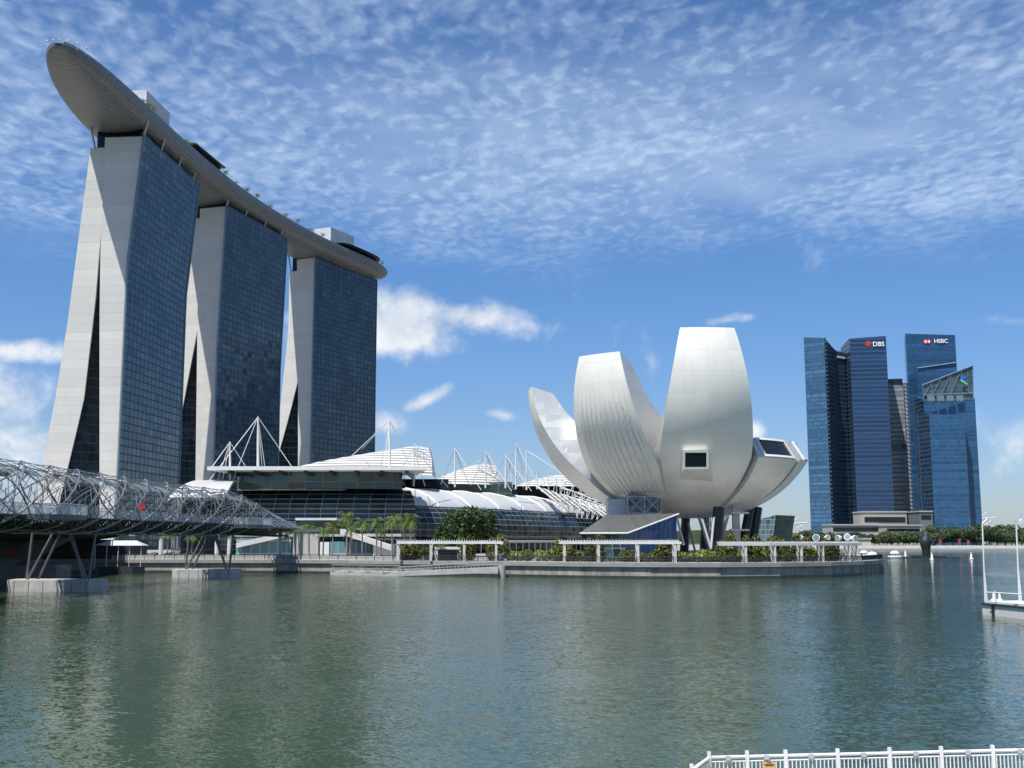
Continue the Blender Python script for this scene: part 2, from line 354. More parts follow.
# ================================================================ WATER AND GROUND
m, nt, b = base_mat('bay_water'); MAT['water'] = m
pos = N(nt, 'ShaderNodeNewGeometry').outputs[0]
p2 = VM(nt, 'MULTIPLY', pos, (.75, 1.15, 0))
rot = N(nt, 'ShaderNodeVectorRotate', {'rotation_type': 'Z_AXIS'}, Vector=pos, Angle=.35).outputs[0]
def slope(sc_, det, k, d=.6, kx=1.0):
    c = NOISE(nt, VM(nt, 'MULTIPLY', rot, (.85, 1.2, 0)), sc_, det, .6, d, 1)
    return VM(nt, 'MULTIPLY', VM(nt, 'SUBTRACT', c, (.5, .5, .5)), (k*kx, k, 0))
gust = NOISE(nt, VM(nt, 'MULTIPLY', pos, (1, .55, 0)), .026, 4, .6, .6)
amp = MR(nt, gust, .36, .66, .35, 1.4)
sl_ = VM(nt, 'ADD', VM(nt, 'ADD', slope(1.35, 3, .36, .8), slope(4.4, 3, .68, .5)), slope(.2, 2, .10, .3))
sl_ = VM(nt, 'SCALE', sl_, None, amp)
nt.links.new(VM(nt, 'NORMALIZE', VM(nt, 'ADD', sl_, (0, 0, 1))), b.inputs['Normal'])
murk = NOISE(nt, pos, .012, 3, .5)
wcol = MIX(nt, MR(nt, N(nt, 'ShaderNodeSeparateXYZ', None, Vector=pos).outputs[0], -60, 110, 0, 1, True), (.032, .058, .026), (.022, .047, .033))
setin(nt, b, 'Base Color', MIX(nt, MR(nt, murk, .35, .65, 0, .4), wcol, (.046, .062, .036)))
setin(nt, b, 'Roughness', .06); setin(nt, b, 'IOR', 1.25)
mb = MB(); mb.face([(-6000, -300, 0), (6000, -300, 0), (6000, 12000, 0), (-6000, 12000, 0)])
struct(mb, 'water', MAT['water'])

ZG = 2.9                                           # promenade level above the water
edge = [(-420, 330), (-150, 258)] + [tuple(G(px, Y, 0).xy) for px, Y in ((105, 246.5), (180, 245), (272, 243), (330, 238), (420, 229), (500, 219.5), (580, 210.5), (650, 205.5),
        (720, 205), (780, 208.5), (830, 215.5), (862, 224.5), (878, 236), (882, 247), (877, 262))] + [(84, 290), (76, 315), (62, 345), (52, 430), (110, 540), (165, 650), (195, 760), (215, 905), (215, 1000), (-700, 1000), (-700, 330)]
inner = edge[:]
mb = MB(); mb.prism(edge, -2, ZG-.75); sw = mb.build('sea_wall', None or plain('sea_wall_concrete', (.27, .25, .215), .85, 0, .6, .3, .3, .3))
tag(sw, 'stained grey concrete sea wall along the waterfront promenade', 'sea wall')
def offset(poly, d):
    out = []; n = len(poly)
    for i in range(n):
        a, c = Vector(poly[i-1]), Vector(poly[(i+1) % n]); t = (c-a).normalized(); out.append((poly[i][0]+t.y*d, poly[i][1]-t.x*d))
    return out
mb = MB(); mb.prism(offset(edge, .45), ZG-.745, ZG); struct(mb, 'promenade', MAT['paving'])
# piles and panel ribs under the lip
# far side of the bay
mb = MB(); mb.prism([(216, 907), (1400, 907), (2600, 1100), (2600, 6000), (-3000, 6000), (-3000, 1001), (216, 1001)], -2, 2.6)
struct(mb, 'far_shore_ground', plain('far_ground', (.13, .13, .10), .9, 0, .3, .05))
mb = MB(); mb.prism([(216, 905.5), (1400, 905.5), (1400, 907), (216, 907)], -2, 3.0)
tag(mb.build('sea_wall', MAT['conc_light']), 'long pale low sea wall on the far shore beneath the trees', 'sea wall')
mb = MB(); mb.box((700, 903, -1), (960, 4, 1.6)); struct(mb, 'shore_steps', MAT['conc'])

# ================================================================ THREE HOTEL TOWERS
def lin(pts, z):
    pts = sorted(pts, key=lambda q: q[1])
    if z <= pts[0][1]: a, c = pts[0], pts[1]
    elif z >= pts[-1][1]: a, c = pts[-2], pts[-1]
    else:
        for i in range(len(pts)-1):
            if pts[i][1] <= z <= pts[i+1][1]: a, c = pts[i], pts[i+1]; break
    return a[0]+(c[0]-a[0])*(z-a[1])/(c[1]-a[1])
def smooth_prof(pts, z):
    return lin(pts, z)
TOWERS = [
 dict(P0=(-165, 475.5), t=(.0733, .9973), L=68.5, corner=[(143.5, 137), (127, 264), (125, 310), (117, 482)], wl=[(105, 139), (103, 195), (100.5, 245), (99.5, 318), (99.5, 480)],
      eo=[(88, 146), (65, 320), (53, 395), (39, 466)], ei=[(101, 200), (92.5, 302), (81, 400), (65, 467)], zt_e=146, label='nearest hotel tower, its glass facade the widest of the three under the ship-shaped deck'),
 dict(P0=(-155, 580), t=(.277, .961), L=68.5, corner=[(226, 209), (217, 350), (213.5, 472)], wl=[(200, 211), (197.5, 316), (195.5, 475)],
      eo=[(185, 218), (172, 330), (150, 466)], ei=[(199, 285), (197.3, 316), (176.5, 425), (168, 465)], zt_e=218, label='middle hotel tower between the two other slabs under the ship-shaped deck'),
 dict(P0=(-126, 689), t=(.436, .90), L=71, corner=[(315, 259), (312.5, 360), (310.5, 455)], wl=[(297, 263), (298, 373), (298, 460)],
      eo=[(287, 271), (286, 330), (272, 460)], ei=[(298.5, 340), (297.3, 373), (286, 418), (274, 461)], zt_e=271, label='farthest hotel tower, standing above the white louvred roof'),
]
ZTOP = 187.5
for ti, T in enumerate(TOWERS):
    t = Vector(T['t']+(0,)).normalized(); e = Vector((-t.y, t.x, 0)); P0 = Vector(T['P0']+(0,)); L = T['L']
    pr = {k: [face_hit(px, py, T['P0'], (e.x, e.y)) for px, py in T[k]] for k in ('corner', 'wl', 'eo', 'ei')}
    zeTop = face_hit(*T['eo'][0], T['P0'], (e.x, e.y))[1]
    root = thing('hotel_tower', T['label'], 'tower', tuple(P0+Vector((0, 0, ZG))), 'three hotel towers')
    pt = lambda s, tt, z: P0+e*s+t*tt+Vector((0, 0, z))
    def leg(name, fo, fi, zt, t0, n=16):
        m = MB(); zs = [0+(zt)*i/n for i in range(n+1)]
        A = [pt(fo(z), t0, z) for z in zs]; B = [pt(fi(z), t0, z) for z in zs]; C = [pt(fi(z), L-t0*.5, z) for z in zs]; Dd = [pt(fo(z), L-t0*.5, z) for z in zs]
        m.grid([A, B], smooth=False, flip=False); m.grid([B, C], smooth=False); m.grid([C, Dd], smooth=False); m.grid([Dd, A], smooth=False)
        m.face([A[-1], B[-1], C[-1], Dd[-1]])
        m.build(name, MAT['concrete_clad'], root)
    sc_ = lambda z: lin(pr['corner'], z); sw_ = lambda z: lin(pr['wl'], z)
    so_ = lambda z: lin(pr['eo'], z); si_ = lambda z: max(lin(pr['ei'], z), lin(pr['wl'], z)+.02)
    leg('west_leg', sc_, sw_, ZTOP, 0)
    leg('east_leg', si_, so_, zeTop, 2.5)
    # reveal: thin return of the west leg beside the atrium glass
    m = MB(); zs = [ZTOP*i/24 for i in range(14)]
    k = [max(0, 1-z/100.)*3.2 for z in zs]
    m.grid([[pt(sw_(z)+.02, .5, z) for z in zs], [pt(sw_(z)+k[i]+.05, 10, z) for i, z in enumerate(zs)]], smooth=False)
    m.grid([[pt(sw_(z)+k[i]+.05, 10, z) for i, z in enumerate(zs)], [pt(sw_(z)+k[i]*.9, 30, z) for i, z in enumerate(zs)]], smooth=False)
    m.build('leg_return', MAT['concrete_clad'], root)
    # atrium glass between the legs
    m = MB(); zs = [ZTOP*.86*i/12 for i in range(13)]
    m.grid([[pt(sw_(z)-.1, 11, z) for z in zs], [pt(si_(z)+.2, 2.9, z) for z in zs]], smooth=False)
    m.build('atrium_window', MAT['atrium'], root)
    # west curtain wall, a skin 0.5 m proud of the leg, running a little past both ends
    m = MB(); zs = [2+(ZTOP-2+.6)*i/16 for i in range(17)]
    bulge = lambda z: .5
    q0, q1 = -.9, L+.6
    fl = [pt(sc_(z)-bulge(z), q0, z) for z in zs]; fr = [pt(sc_(z)-bulge(z)-.3, q1, z) for z in zs]
    m.grid([fl, fr], uv=[[(0, z) for z in zs], [(L, z) for z in zs]], smooth=False, flip=False)
    bl = [pt(sc_(z)-.02, q0, z) for z in zs]; br = [pt(sc_(z)-.02, q1, z) for z in zs]
    m.grid([bl, fl], smooth=False); m.grid([fr, br], smooth=False); m.face([fl[-1], fr[-1], br[-1], bl[-1]])
    m.build('glass_facade', MAT['facade'], root)
    m = MB()
    m.tube([pt(sc_(z)-.75, q0-.25, z) for z in zs], .42, 4); m.tube([pt(sc_(z)-.9, q1+.2, z) for z in zs], .35, 4)
    m.build('corner_fin', MAT['fin'], root)
    # recessed sky lobby above the roof, carrying the deck
    m = MB(); c0 = (sc_(ZTOP)+so_(ZTOP))/2; w = (so_(ZTOP)-sc_(ZTOP))
    P = [pt(c0-w*.42, 3, 0).xy, pt(c0-w*.42, L-3, 0).xy, pt(c0+w*.40, L-3, 0).xy, pt(c0+w*.40, 3, 0).xy]
    m.prism([tuple(p) for p in P][::-1] if False else [tuple(p) for p in P], zeTop-2, 193); m.build('sky_lobby', MAT['atrium'], root)
    for tt in (2, 22, 44, 64):
        for s0, ds in ((sc_(ZTOP)+1.0, -2.6), (so_(ZTOP)-2.0, 2.6)):
            m = MB(); zb = ZTOP-.3 if ds < 0 else zeTop-.3
            m.tube([pt(s0, tt, zb), pt(s0+ds, tt-1.5, 195.5)], .55, 6); m.build('bracket', MAT['steel'], root)
    for q in range(2):                                   # narrow shutters left open high on the wall
        m = MB(); z0, tt = ((104, 1.5), (92, 26+30*q))[min(q, 1)] if ti == 0 else (0, 0)
    if ti == 0:
        for q, tt in enumerate((3, 34, 41, 48, 55, 61, 64)):
            m = MB(); z = 113 if q == 0 else 101
            m.hexa([pt(sc_(z)-.55, tt, z), pt(sc_(z)-.55, tt+1.8, z), pt(sc_(z)-.3, tt+1.8, z), pt(sc_(z)-.3, tt, z),
                    pt(sc_(z)-.65, tt, z+3), pt(sc_(z)-.65, tt+1.8, z+3), pt(sc_(z)-.3, tt+1.8, z+3), pt(sc_(z)-.3, tt, z+3)])
            m.build('vent_panel', MAT['glass_dark'], root)

# ================================================================ SKY DECK: a boat-shaped hull laid over the three roofs
def spine(s):
    """centre line by arc length (0 = tip towards the camera) -> point, heading"""
    k = radians(.103); h0 = radians(4.2)
    # integrate from tower A's middle (s=101)
    x, y = -174.2, 510.0; n = 60; ds = (s-101)/n; h = h0
    for i in range(n):
        hm = h0+k*(i+.5)*ds
        x += sin(hm)*ds; y += cos(hm)*ds
    off = 3.2+2.6*max(0, (120-s)/120.)
    hh = h0+k*(s-101)
    return Vector((x-cos(hh)*off, y+sin(hh)*off, 0)), hh
SL = 374.0; ZD = 199.0
def halfw(s):
    w = 18.2
    if s < 115: q = 1-(s/115.); w *= sqrt(max(0, 1-q**2.35))
    if s > SL-55: q = (s-(SL-55))/55.; w *= sqrt(max(0, 1-q**2.6))
    if s > 150: w *= 1-.06*min(1, (s-150)/120)
    return max(w, .05)
deck = thing('sky_terrace', 'long curved ship-shaped rooftop deck bridging the three hotel towers', 'sky terrace', tuple(spine(101)[0]+Vector((0, 0, 188))))
ss = [0, .4, 1.2, 2.5, 4.5, 7, 10, 14, 19, 25, 32, 40]+[40+i*(SL-60)/34 for i in range(1, 34)]+[SL-24, SL-17, SL-11, SL-7, SL-4, SL-2, SL-.8, SL-.1]
def rim(s): return ZD+1.2*max(0, 1-s/140.)-3.4*max(0, min(1, (s-150)/200.))
def section(s):
    c, h = spine(s); w = halfw(s); nrm = Vector((cos(h), -sin(h), 0)); d = min(1, (w/20.)**.8); zt = rim(s)
    pts = [(1, 0), (1.0, -.9*d), (.955, -3.4*d)]
    for a in range(1, 11): th = a/10*pi/2; pts.append((.955*cos(th)**.9 if a < 10 else 0, -3.4*d-6.6*d*sin(th)))
    pts += [(-q, z) for q, z in reversed(pts[:-1])]
    return [c+nrm*(w*q)+Vector((0, 0, zt+z)) for q, z in pts]
rows = [section(s) for s in ss]
g = [0]
for a, c in zip(rows[25][:-1], rows[25][1:]): g.append(g[-1]+(c-a).length)
m = MB(); nn = len(rows[0])
for j0, j1 in ((0, 2), (2, nn-3), (nn-3, nn-1)):
    m.grid([r[j0:j1+1] for r in rows], uv=[[(s, gg) for gg in g[j0:j1+1]] for s in ss], flip=False)
m.build('hull', MAT['hull'], deck)
m = MB(); m.grid([[r[0], r[-1]] for r in rows], smooth=False, flip=True); m.build('deck_floor', MAT['paving'], deck)
m = MB()
for sgn in (1, -1):
    L_ = []; 
    for s in ss:
        c, h = spine(s); n_ = Vector((cos(h), -sin(h), 0)); L_.append(c+n_*sgn*(halfw(s)-.35 if halfw(s) > .5 else 0)+Vector((0, 0, rim(s)+.15)))
    m.tube(L_, .3, 5)
m.build('deck_kerb', MAT['hull_rim'], deck)
for sgn in (1, -1):
    m = MB()
    for i in range(150):
        s = 1+i*2.4
        if s > SL-2: break
        c, h = spine(s); c2, h2 = spine(min(s+2.4, SL-.5)); n_ = Vector((cos(h), -sin(h), 0)); n2 = Vector((cos(h2), -sin(h2), 0))
        a = c+n_*sgn*max(halfw(s)-.8, .1); b2 = c2+n2*sgn*max(halfw(min(s+2.4, SL-.5))-.8, .1)
        m.face([a+Vector((0, 0, rim(s))), b2+Vector((0, 0, rim(s))), b2+Vector((0, 0, rim(s)+1.4)), a+Vector((0, 0, rim(s)+1.4))])
    m.build('glass_balustrade', MAT['fin'], deck)
def deckbox(name, s0, s1, q0, q1, z0, z1, mat, slope=0):
    z0 += rim(s0)-ZD; z1 += rim(s0)-ZD
    c = []
    m = MB()
    for s, q in ((s0, q0), (s0, q1), (s1, q1), (s1, q0)):
        p, h = spine(s); c.append(p+Vector((cos(h), -sin(h), 0))*q)
    P = [tuple(p.xy) for p in c]
    area = sum(P[i][0]*P[(i+1) % 4][1]-P[(i+1) % 4][0]*P[i][1] for i in range(4))
    if area < 0: P.reverse()
    m.prism(P, z0, z1)
    return m.build(name, mat, deck)
deckbox('lift_house', 80, 108, -3, 9, ZD, ZD+15.5, MAT['grey_box'])
deckbox('lift_house', 303, 330, -5, 8, ZD, ZD+15, MAT['grey_box'])
deckbox('pavilion_roof', 122, 160, 4, 17, ZD+4.8, ZD+5.5, MAT['steel_dark']); deckbox('pavilion_wall', 124, 158, 5.5, 15, ZD, ZD+4.75, MAT['atrium'])
m = MB(); R1_ = []
for i in range(13):
    s = 296+i*5; p, h = spine(s); n_ = Vector((cos(h), -sin(h), 0)); ww = min(1, (i+.6)/3., (13.2-i)/2.5); zz = rim(s)+4.2+1.6*sin(pi*i/12)
    R1_.append([p+n_*(2+15.0*ww)+Vector((0, 0, zz-.6)), p+n_*(2+10*ww)+Vector((0, 0, zz+.4)), p+n_*(-8*ww)+Vector((0, 0, zz+.5))])
m.grid(R1_); m.grid([[q+Vector((0, 0, -.7)) for q in r] for r in R1_], flip=True)
m.build('restaurant_canopy', MAT['hull_rim'], deck)
deckbox('restaurant_wall', 299, 352, -8, 11, ZD, ZD+4.2, MAT['atrium'])
# light masts at the tip
for i, (s, q) in enumerate(((3, -6), (2, -3), (1.2, 0), (2, 3), (4, 6.5), (8, 9))):
    p, h = spine(s+1); m = MB(); a = p+Vector((cos(h), -sin(h), 0))*q*.9+Vector((0, 0, rim(s)))
    m.tube([a, a+Vector((0, 0, 2.6))], .12, 5); m.box((a.x, a.y, a.z+2.5), (.7, .7, .5)); m.build('lamp_post', MAT['white'], deck)

# ================================================================ LOTUS-SHAPED MUSEUM
AX = Vector((41, 264, 0)); ZB = 12.4; GM = 4.0
mus = thing('lotus_museum', 'white lotus-shaped museum with tall curved petals, raised on columns by the water', 'museum', (AX.x, AX.y, ZG))
def light_streaks(src):  # bump ribs added to imitate streaks of reflected light on the smooth shell
    m = src.copy(); m.name = 'museum_shell_light_streaks'; nt = m.node_tree; b = [n for n in nt.nodes if n.type == 'BSDF_PRINCIPLED'][0]
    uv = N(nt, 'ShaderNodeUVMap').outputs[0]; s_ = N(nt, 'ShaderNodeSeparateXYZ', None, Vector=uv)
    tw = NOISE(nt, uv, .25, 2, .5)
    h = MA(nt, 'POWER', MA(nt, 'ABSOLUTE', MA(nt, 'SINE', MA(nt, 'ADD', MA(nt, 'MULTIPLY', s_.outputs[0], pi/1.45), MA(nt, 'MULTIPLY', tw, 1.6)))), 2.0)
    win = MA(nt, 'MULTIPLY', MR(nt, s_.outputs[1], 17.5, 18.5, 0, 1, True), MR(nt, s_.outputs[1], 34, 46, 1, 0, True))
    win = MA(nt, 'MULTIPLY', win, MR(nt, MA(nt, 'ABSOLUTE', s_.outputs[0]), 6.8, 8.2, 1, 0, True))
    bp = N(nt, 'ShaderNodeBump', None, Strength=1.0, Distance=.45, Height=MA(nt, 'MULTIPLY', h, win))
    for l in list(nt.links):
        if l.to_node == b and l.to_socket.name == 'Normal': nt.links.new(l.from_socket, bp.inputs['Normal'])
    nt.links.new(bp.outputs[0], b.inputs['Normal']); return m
def pdir(azd):
    a = radians(azd); return Vector((sin(a), -cos(a), 0))      # azimuth from the camera side, positive to the right
def petal(azd, bl, br, A, B, ph1, hwt, r0=4.0, tip=4.6, deep=10.5, nphi=26, nl=12, tipdrop=1.6, pinch=1.35, inn=.62, wmax=10.8, capwin=None):
    """outer skin = piece of a surface of revolution between bearings, narrowing to half-width hwt at the tip"""
    ph1 = radians(ph1)
    def outer(f, lam):
        ph = ph1*f; r = r0+A*sin(ph); z = ZB+B*(1-cos(ph))
        f0 = .50
        def lim(b):
            be = radians(b)
            if f <= f0: return be
            w0 = (r0+A*sin(ph1*f0))*sin(be); q = (f-f0)/(1-f0)
            w = w0+(hwt-w0)*q**pinch
            return asin(max(-.99, min(.99, w/r)))
        be = lam*(lim(br) if lam > 0 else lim(bl))
        d = pdir(azd+math.degrees(be)); return AX+d*r+Vector((0, 0, z)), ph
    def inner(f, lam):
        P, ph = outer(f, lam*inn)
        rad = pdir(azd); nr, nz = -B*sin(ph), A*cos(ph); l = sqrt(nr*nr+nz*nz)
        th = tip+(deep-tip)*(1-f)**.8
        P0, _ = outer(f, 0); 
        return P+rad*(nr/l*th)+Vector((0, 0, nz/l*th - tipdrop*max(0, (f-.7)/.3)))
    fs = [i/nphi for i in range(nphi+1)]; ls = [-1+2*j/nl for j in range(nl+1)]
    root = mus; m = MB()
    O = [[outer(f, l)[0] for l in ls] for f in fs]
    arc = [0]
    for a, c in zip(O[:-1], O[1:]): arc.append(arc[-1]+(c[nl//2]-a[nl//2]).length)
    uv = [[((l*(bl if l < 0 else br)*.45), arc[i]) for l in ls] for i, f in enumerate(fs)]
    m.grid(O, uv=uv, flip=False)
    I = [[inner(f, l) for l in ls] for f in fs]
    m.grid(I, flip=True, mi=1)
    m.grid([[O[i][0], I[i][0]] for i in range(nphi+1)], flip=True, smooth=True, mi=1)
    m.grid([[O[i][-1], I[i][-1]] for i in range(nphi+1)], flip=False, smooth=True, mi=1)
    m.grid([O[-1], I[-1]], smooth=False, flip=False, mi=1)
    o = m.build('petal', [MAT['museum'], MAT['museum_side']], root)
    return o, outer, inner
PM, oM, iM = petal(2, 22, 23, 28.5, 31.8, 105, 5.9, tip=3.5, pinch=1.7, inn=.9); PM['label'] = 'tallest petal, facing the water, with a boxed window'
PL2, o2, i2 = petal(-39.5, 21.5, 19.5, 31, 32.2, 95, 5.4, tip=4.4, pinch=1.7, inn=1.0, deep=14)
PL2.data.materials[0] = light_streaks(MAT['museum'])
PL1, o1, i1 = petal(-86, 26, 24, 33, 30.5, 90, 4.6, tip=5.2, deep=13, inn=.9)
PR1, oR1, iR1 = petal(41, 16, 15.5, 27.5, 28.5, 56, 7.2, r0=5.5, tip=3.4, deep=7, tipdrop=-2.6, inn=.92, pinch=1)
PR2, oR2, iR2 = petal(79.5, 23.2, 24, 27.8, 28, 57, 11.4, r0=5.5, tip=3.4, deep=7, tipdrop=-2.6, inn=.9, pinch=1)
for azd, bl, br, A, B, ph1, hw in ((122, 22, 21, 28, 26, 62, 6), (166, 23, 22, 28, 28, 60, 6), (210, 22, 25, 28, 28, 60, 5)):
    petal(azd, bl, br, A, B, ph1, hw)
m = MB(); m.lathe([(0, 0), (3, 0), (5.2, .35), (5.2, 4), (0, 4)], (AX.x, AX.y, ZB-.15), 32); m.build('bowl_base', MAT['museum'], mus)
# windows in the cut ends of the two low petals
def quad_in(P, a, b, c, d): pass
def end_window(o, i, lw, f0=.12, f1=.88):
    def q(l, f):
        A_, _ = o(1.0, l); B_ = i(1.0, l); return A_.lerp(B_, f)
    nrm = (q(1, 0)-q(-1, 0)).cross(q(0, 1)-q(0, 0)).normalized()
    if nrm.y > 0 and nrm.z < 0: nrm = -nrm
    n = 8
    def strip(f0, f1, l0, l1, off):
        return [[q(l0+(l1-l0)*k/n, f0)+nrm*off for k in range(n+1)], [q(l0+(l1-l0)*k/n, f1)+nrm*off for k in range(n+1)]]
    out = (q(0, 0)-AX); out.z = 0
    if nrm.dot(out) < 0: nrm = -nrm
    w = MB()
    for st in (strip(f0-.1, f0, -lw, lw, .35), strip(f1, f1+.1, -lw, lw, .35), strip(f0, f1, -lw, -lw+.09, .35), strip(f0, f1, lw-.09, lw, .35)):
        w.grid(st, smooth=False); w.grid([[p-nrm*.5 for p in r] for r in st], smooth=False, flip=True)
        w.grid([st[0], [p-nrm*.5 for p in st[0]]], smooth=False); w.grid([st[1], [p-nrm*.5 for p in st[1]]], smooth=False)
        w.face([st[0][0], st[1][0], st[1][0]-nrm*.5, st[0][0]-nrm*.5]); w.face([st[0][-1], st[1][-1], st[1][-1]-nrm*.5, st[0][-1]-nrm*.5])
    wo = w.build('window_frame', MAT['white'], mus)
    g_ = MB(); g_.grid(strip(f0, f1, -lw+.05, lw-.05, .12), smooth=False); g_.build('pane', MAT['glass_dark'], wo)
end_window(oR1, iR1, .80); end_window(oR2, iR2, .72)
# boxed window standing out of the tallest petal
ca = -3.3; d = pdir(ca); tn = Vector((d.y*-1, d.x, 0)); tn = Vector((-d.y, d.x, 0))
C = AX+d*28.6
fz0, fz1 = 22.2, 26.0; hw = 2.65
def bx(l, z, r): return AX+d*r+tn*l+Vector((0, 0, z))
m = MB()
F4 = [bx(-hw, fz0, 28.0), bx(hw, fz0, 28.0), bx(hw, fz1, 28.8), bx(-hw, fz1, 28.8)]
B4 = [bx(-hw-.1, fz0-3.2, 19.5), bx(hw+2.6, fz0-3.6, 19.0), bx(hw+.6, fz1, 22), bx(-hw, fz1, 22)]
for q in ((0, 1, 5, 4), (1, 2, 6, 5), (2, 3, 7, 6), (3, 0, 4, 7)): P_ = F4+B4; m.face([P_[k] for k in reversed(q)])
m.build('window_box', MAT['museum'], mus)
w = MB(); fr = .38
def fb(l0, l1, z0, z1):
    rr = lambda z: 28.0+.8*(z-fz0)/(fz1-fz0)
    w.hexa([bx(l0, z0, rr(z0)+.18), bx(l1, z0, rr(z0)+.18), bx(l1, z0, rr(z0)-.3), bx(l0, z0, rr(z0)-.3), bx(l0, z1, rr(z1)+.18), bx(l1, z1, rr(z1)+.18), bx(l1, z1, rr(z1)-.3), bx(l0, z1, rr(z1)-.3)])
fb(-hw-.1, hw+.1, fz0-.1, fz0+fr); fb(-hw-.1, hw+.1, fz1-fr, fz1+.1); fb(-hw-.1, -hw+fr, fz0+fr, fz1-fr); fb(hw-fr, hw+.1, fz0+fr, fz1-fr)
wo = w.build('window_frame', MAT['white'], mus)
m = MB(); m.face([bx(-hw, fz0, 28.03), bx(hw, fz0, 28.03), bx(hw, fz1, 28.83), bx(-hw, fz1, 28.83)]); m.build('pane', MAT['glass_dark'], wo)
# legs: black raking columns, white branching struts, a pale service shaft with landings
def col(p0, p1, r, mat, name='column', n=10):
    m = MB(); m.tube([p0, p1], r, n); return m.build(name, mat, mus)
for (px0, py0, px1, py1, Y, r) in ((714.5, 562, 719, 507, 243, 1.25), (741, 556, 750, 507, 262, 1.1), (750, 556, 757.5, 507, 268, 1.2), (668, 556, 664, 512, 262, 1.2), (684, 556, 686, 512, 275, 1.1), (703, 556, 706, 512, 285, 1.0)):
    col(W(px0, py0, Y), W(px1, py1, Y), r, MAT['black'])
for (a, b_, Y) in (((711, 549), (702, 519), 240), ((711, 549), (714, 517), 240), ((695, 551), (688, 522), 262), ((684, 545), (677, 518), 246)):
    col(W(a[0], a[1], Y), W(b_[0], b_[1], Y), .26, MAT['conc_light'], 'strut', 8)
m = MB(); p = G(737, 250, ZG); m.box((p.x, p.y, ZG), (1.5, 1.5, 12.5)); m.build('service_shaft', MAT['conc_light'], mus)
for y_ in (513, 530):
    q = W(739, y_, 248.5); m = MB(); m.box((q.x, q.y, q.z-.2), (3.9, 3.0, .4)); m.build('landing', MAT['conc_light'], mus)
m = MB()
for i in range(26):
    a = 2*pi*i/26; m.tube([(p.x-4.2+3.6*cos(a), 255+3.6*sin(a), 12.6), (p.x-4.2+.9*cos(a+.5), 255+.9*sin(a+.5), ZG)], .07, 4)
    m.tube([(p.x-4.2+3.6*cos(a), 255+3.6*sin(a), 12.6), (p.x-4.2+.9*cos(a-.5), 255+.9*sin(a-.5), ZG)], .07, 4)
m.build('cable_net', MAT['steel'], mus)

# glass entrance pavilion in front of the bowl
ent = thing('entrance_pavilion', 'low blue glass entrance pavilion with a grey sloping roof beneath the lotus museum', 'pavilion', tuple(G(630, 226, ZG)))
A0 = W(580, 533, 226); A1 = W(627, 533, 221); A2 = W(678, 513.5, 238); A3 = W(606, 515.5, 246)
A1.z = A0.z
def gr(v, d=(0, 0)): return Vector((v.x+d[0], v.y+d[1], ZG))
m = MB(); up = Vector((0, 0, .35))
m.hexa([A0-up, A1-up, A2-up, A3-up, A0+up*.2, A1+up*.2, A2+up*.2, A3+up*.2]); m.build('roof', MAT['grey_roof'], ent)
m = MB()
for a, b_ in ((A0, A1), (A1, A2)): m.tube([a+Vector((0, -.12, -.1)), b_+Vector((.1, -.12, -.1))], .2, 5)
m.build('eave_trim', MAT['conc_light'], ent)
m = MB(); i0, i1, i2_, i3 = [q+Vector((.3*s_, .4, -.4)) for q, s_ in ((A0, 1), (A1, -1), (A2, -1), (A3, 1))]
m.face([gr(i0, (.8, .8)), gr(i1, (0, 1)), i1, i0]); m.build('glass_front', MAT['crystal'], ent)
m = MB(); m.face([gr(i1, (0, 1)), gr(i2_), i2_, i1]); m.build('glass_flank', MAT['blue_glass'], ent)
m = MB(); m.face([gr(i3), gr(i0, (.8, .8)), i0, i3]); m.face([gr(i2_), gr(i3), i3, i2_]); m.build('glass_back', MAT['crystal'], ent)
tw = MB(); c = G(645.5, 247, 0); tw.box((c.x, c.y+3, ZG), (7.4, 6, ZY(495.5, 244)-ZG)); to = tw.build('lift_tower', MAT['crystal'], ent)
tw = MB(); z0, z1 = ZY(513, 244), ZY(496, 244)
for a in (-3.7, 0.0):
    tw.tube([(c.x+a, c.y-.1, z0), (c.x+a+3.7, c.y-.1, z1)], .1, 4); tw.tube([(c.x+a+3.7, c.y-.1, z0), (c.x+a, c.y-.1, z1)], .1, 4)
for a in (-3.7, 0, 3.7): tw.tube([(c.x+a, c.y-.1, z0), (c.x+a, c.y-.1, z1)], .12, 4)
for z in (z0, z1): tw.tube([(c.x-3.7, c.y-.12, z), (c.x+3.7, c.y-.12, z)], .14, 4)
tw.build('bracing', MAT['conc_light'], to)
tw = MB(); c2 = G(619, 252, 0); tw.box((c2.x, c2.y+3, ZG), (4.6, 6, ZY(499, 252)-ZG)); tw.build('stair_core', MAT['grey_box'], ent)

# ================================================================ SHOPPING MALL
d_w = Vector((.497, .868, 0)).normalized(); n_w = Vector((d_w.y, -d_w.x, 0))
mall = thing('shopping_mall', 'long dark glass shopping mall with white curved roofs below the three towers', 'shopping mall', (-60, 330, ZG))
# front pavilion: upper glass box, bulging glass wall under it
YP = 322.
xl, xr = G(238, YP, 20).x, G(402, YP, 20).x
m = MB(); zt, zm = ZY(471, YP), ZY(489, YP)
n = 14
def arc(x0, x1, Y, bow, k): q = k/n; return (x0+(x1-x0)*q, Y-bow*4*q*(1-q))
fr = [arc(xl, xr, YP, 2.5, k) for k in range(n+1)]
m.grid([[Vector((x, y, zt)) for x, y in fr], [Vector((x, y, zm)) for x, y in fr]], uv=[[(x, zt) for x, y in fr], [(x, zm) for x, y in fr]], smooth=False, flip=False)
m.face([(xl, YP, zm), (xl, YP, zt), (xl-1, YP+26, zt), (xl-1, YP+26, zm)]); m.face([(xr, YP, zt), (xr, YP, zm), (xr-1, YP+20, zm), (xr-1, YP+20, zt)])
m.face([Vector((x, y, zm)) for x, y in fr]+[(xr-1, YP+20, zm), (xl, YP+20, zm)])
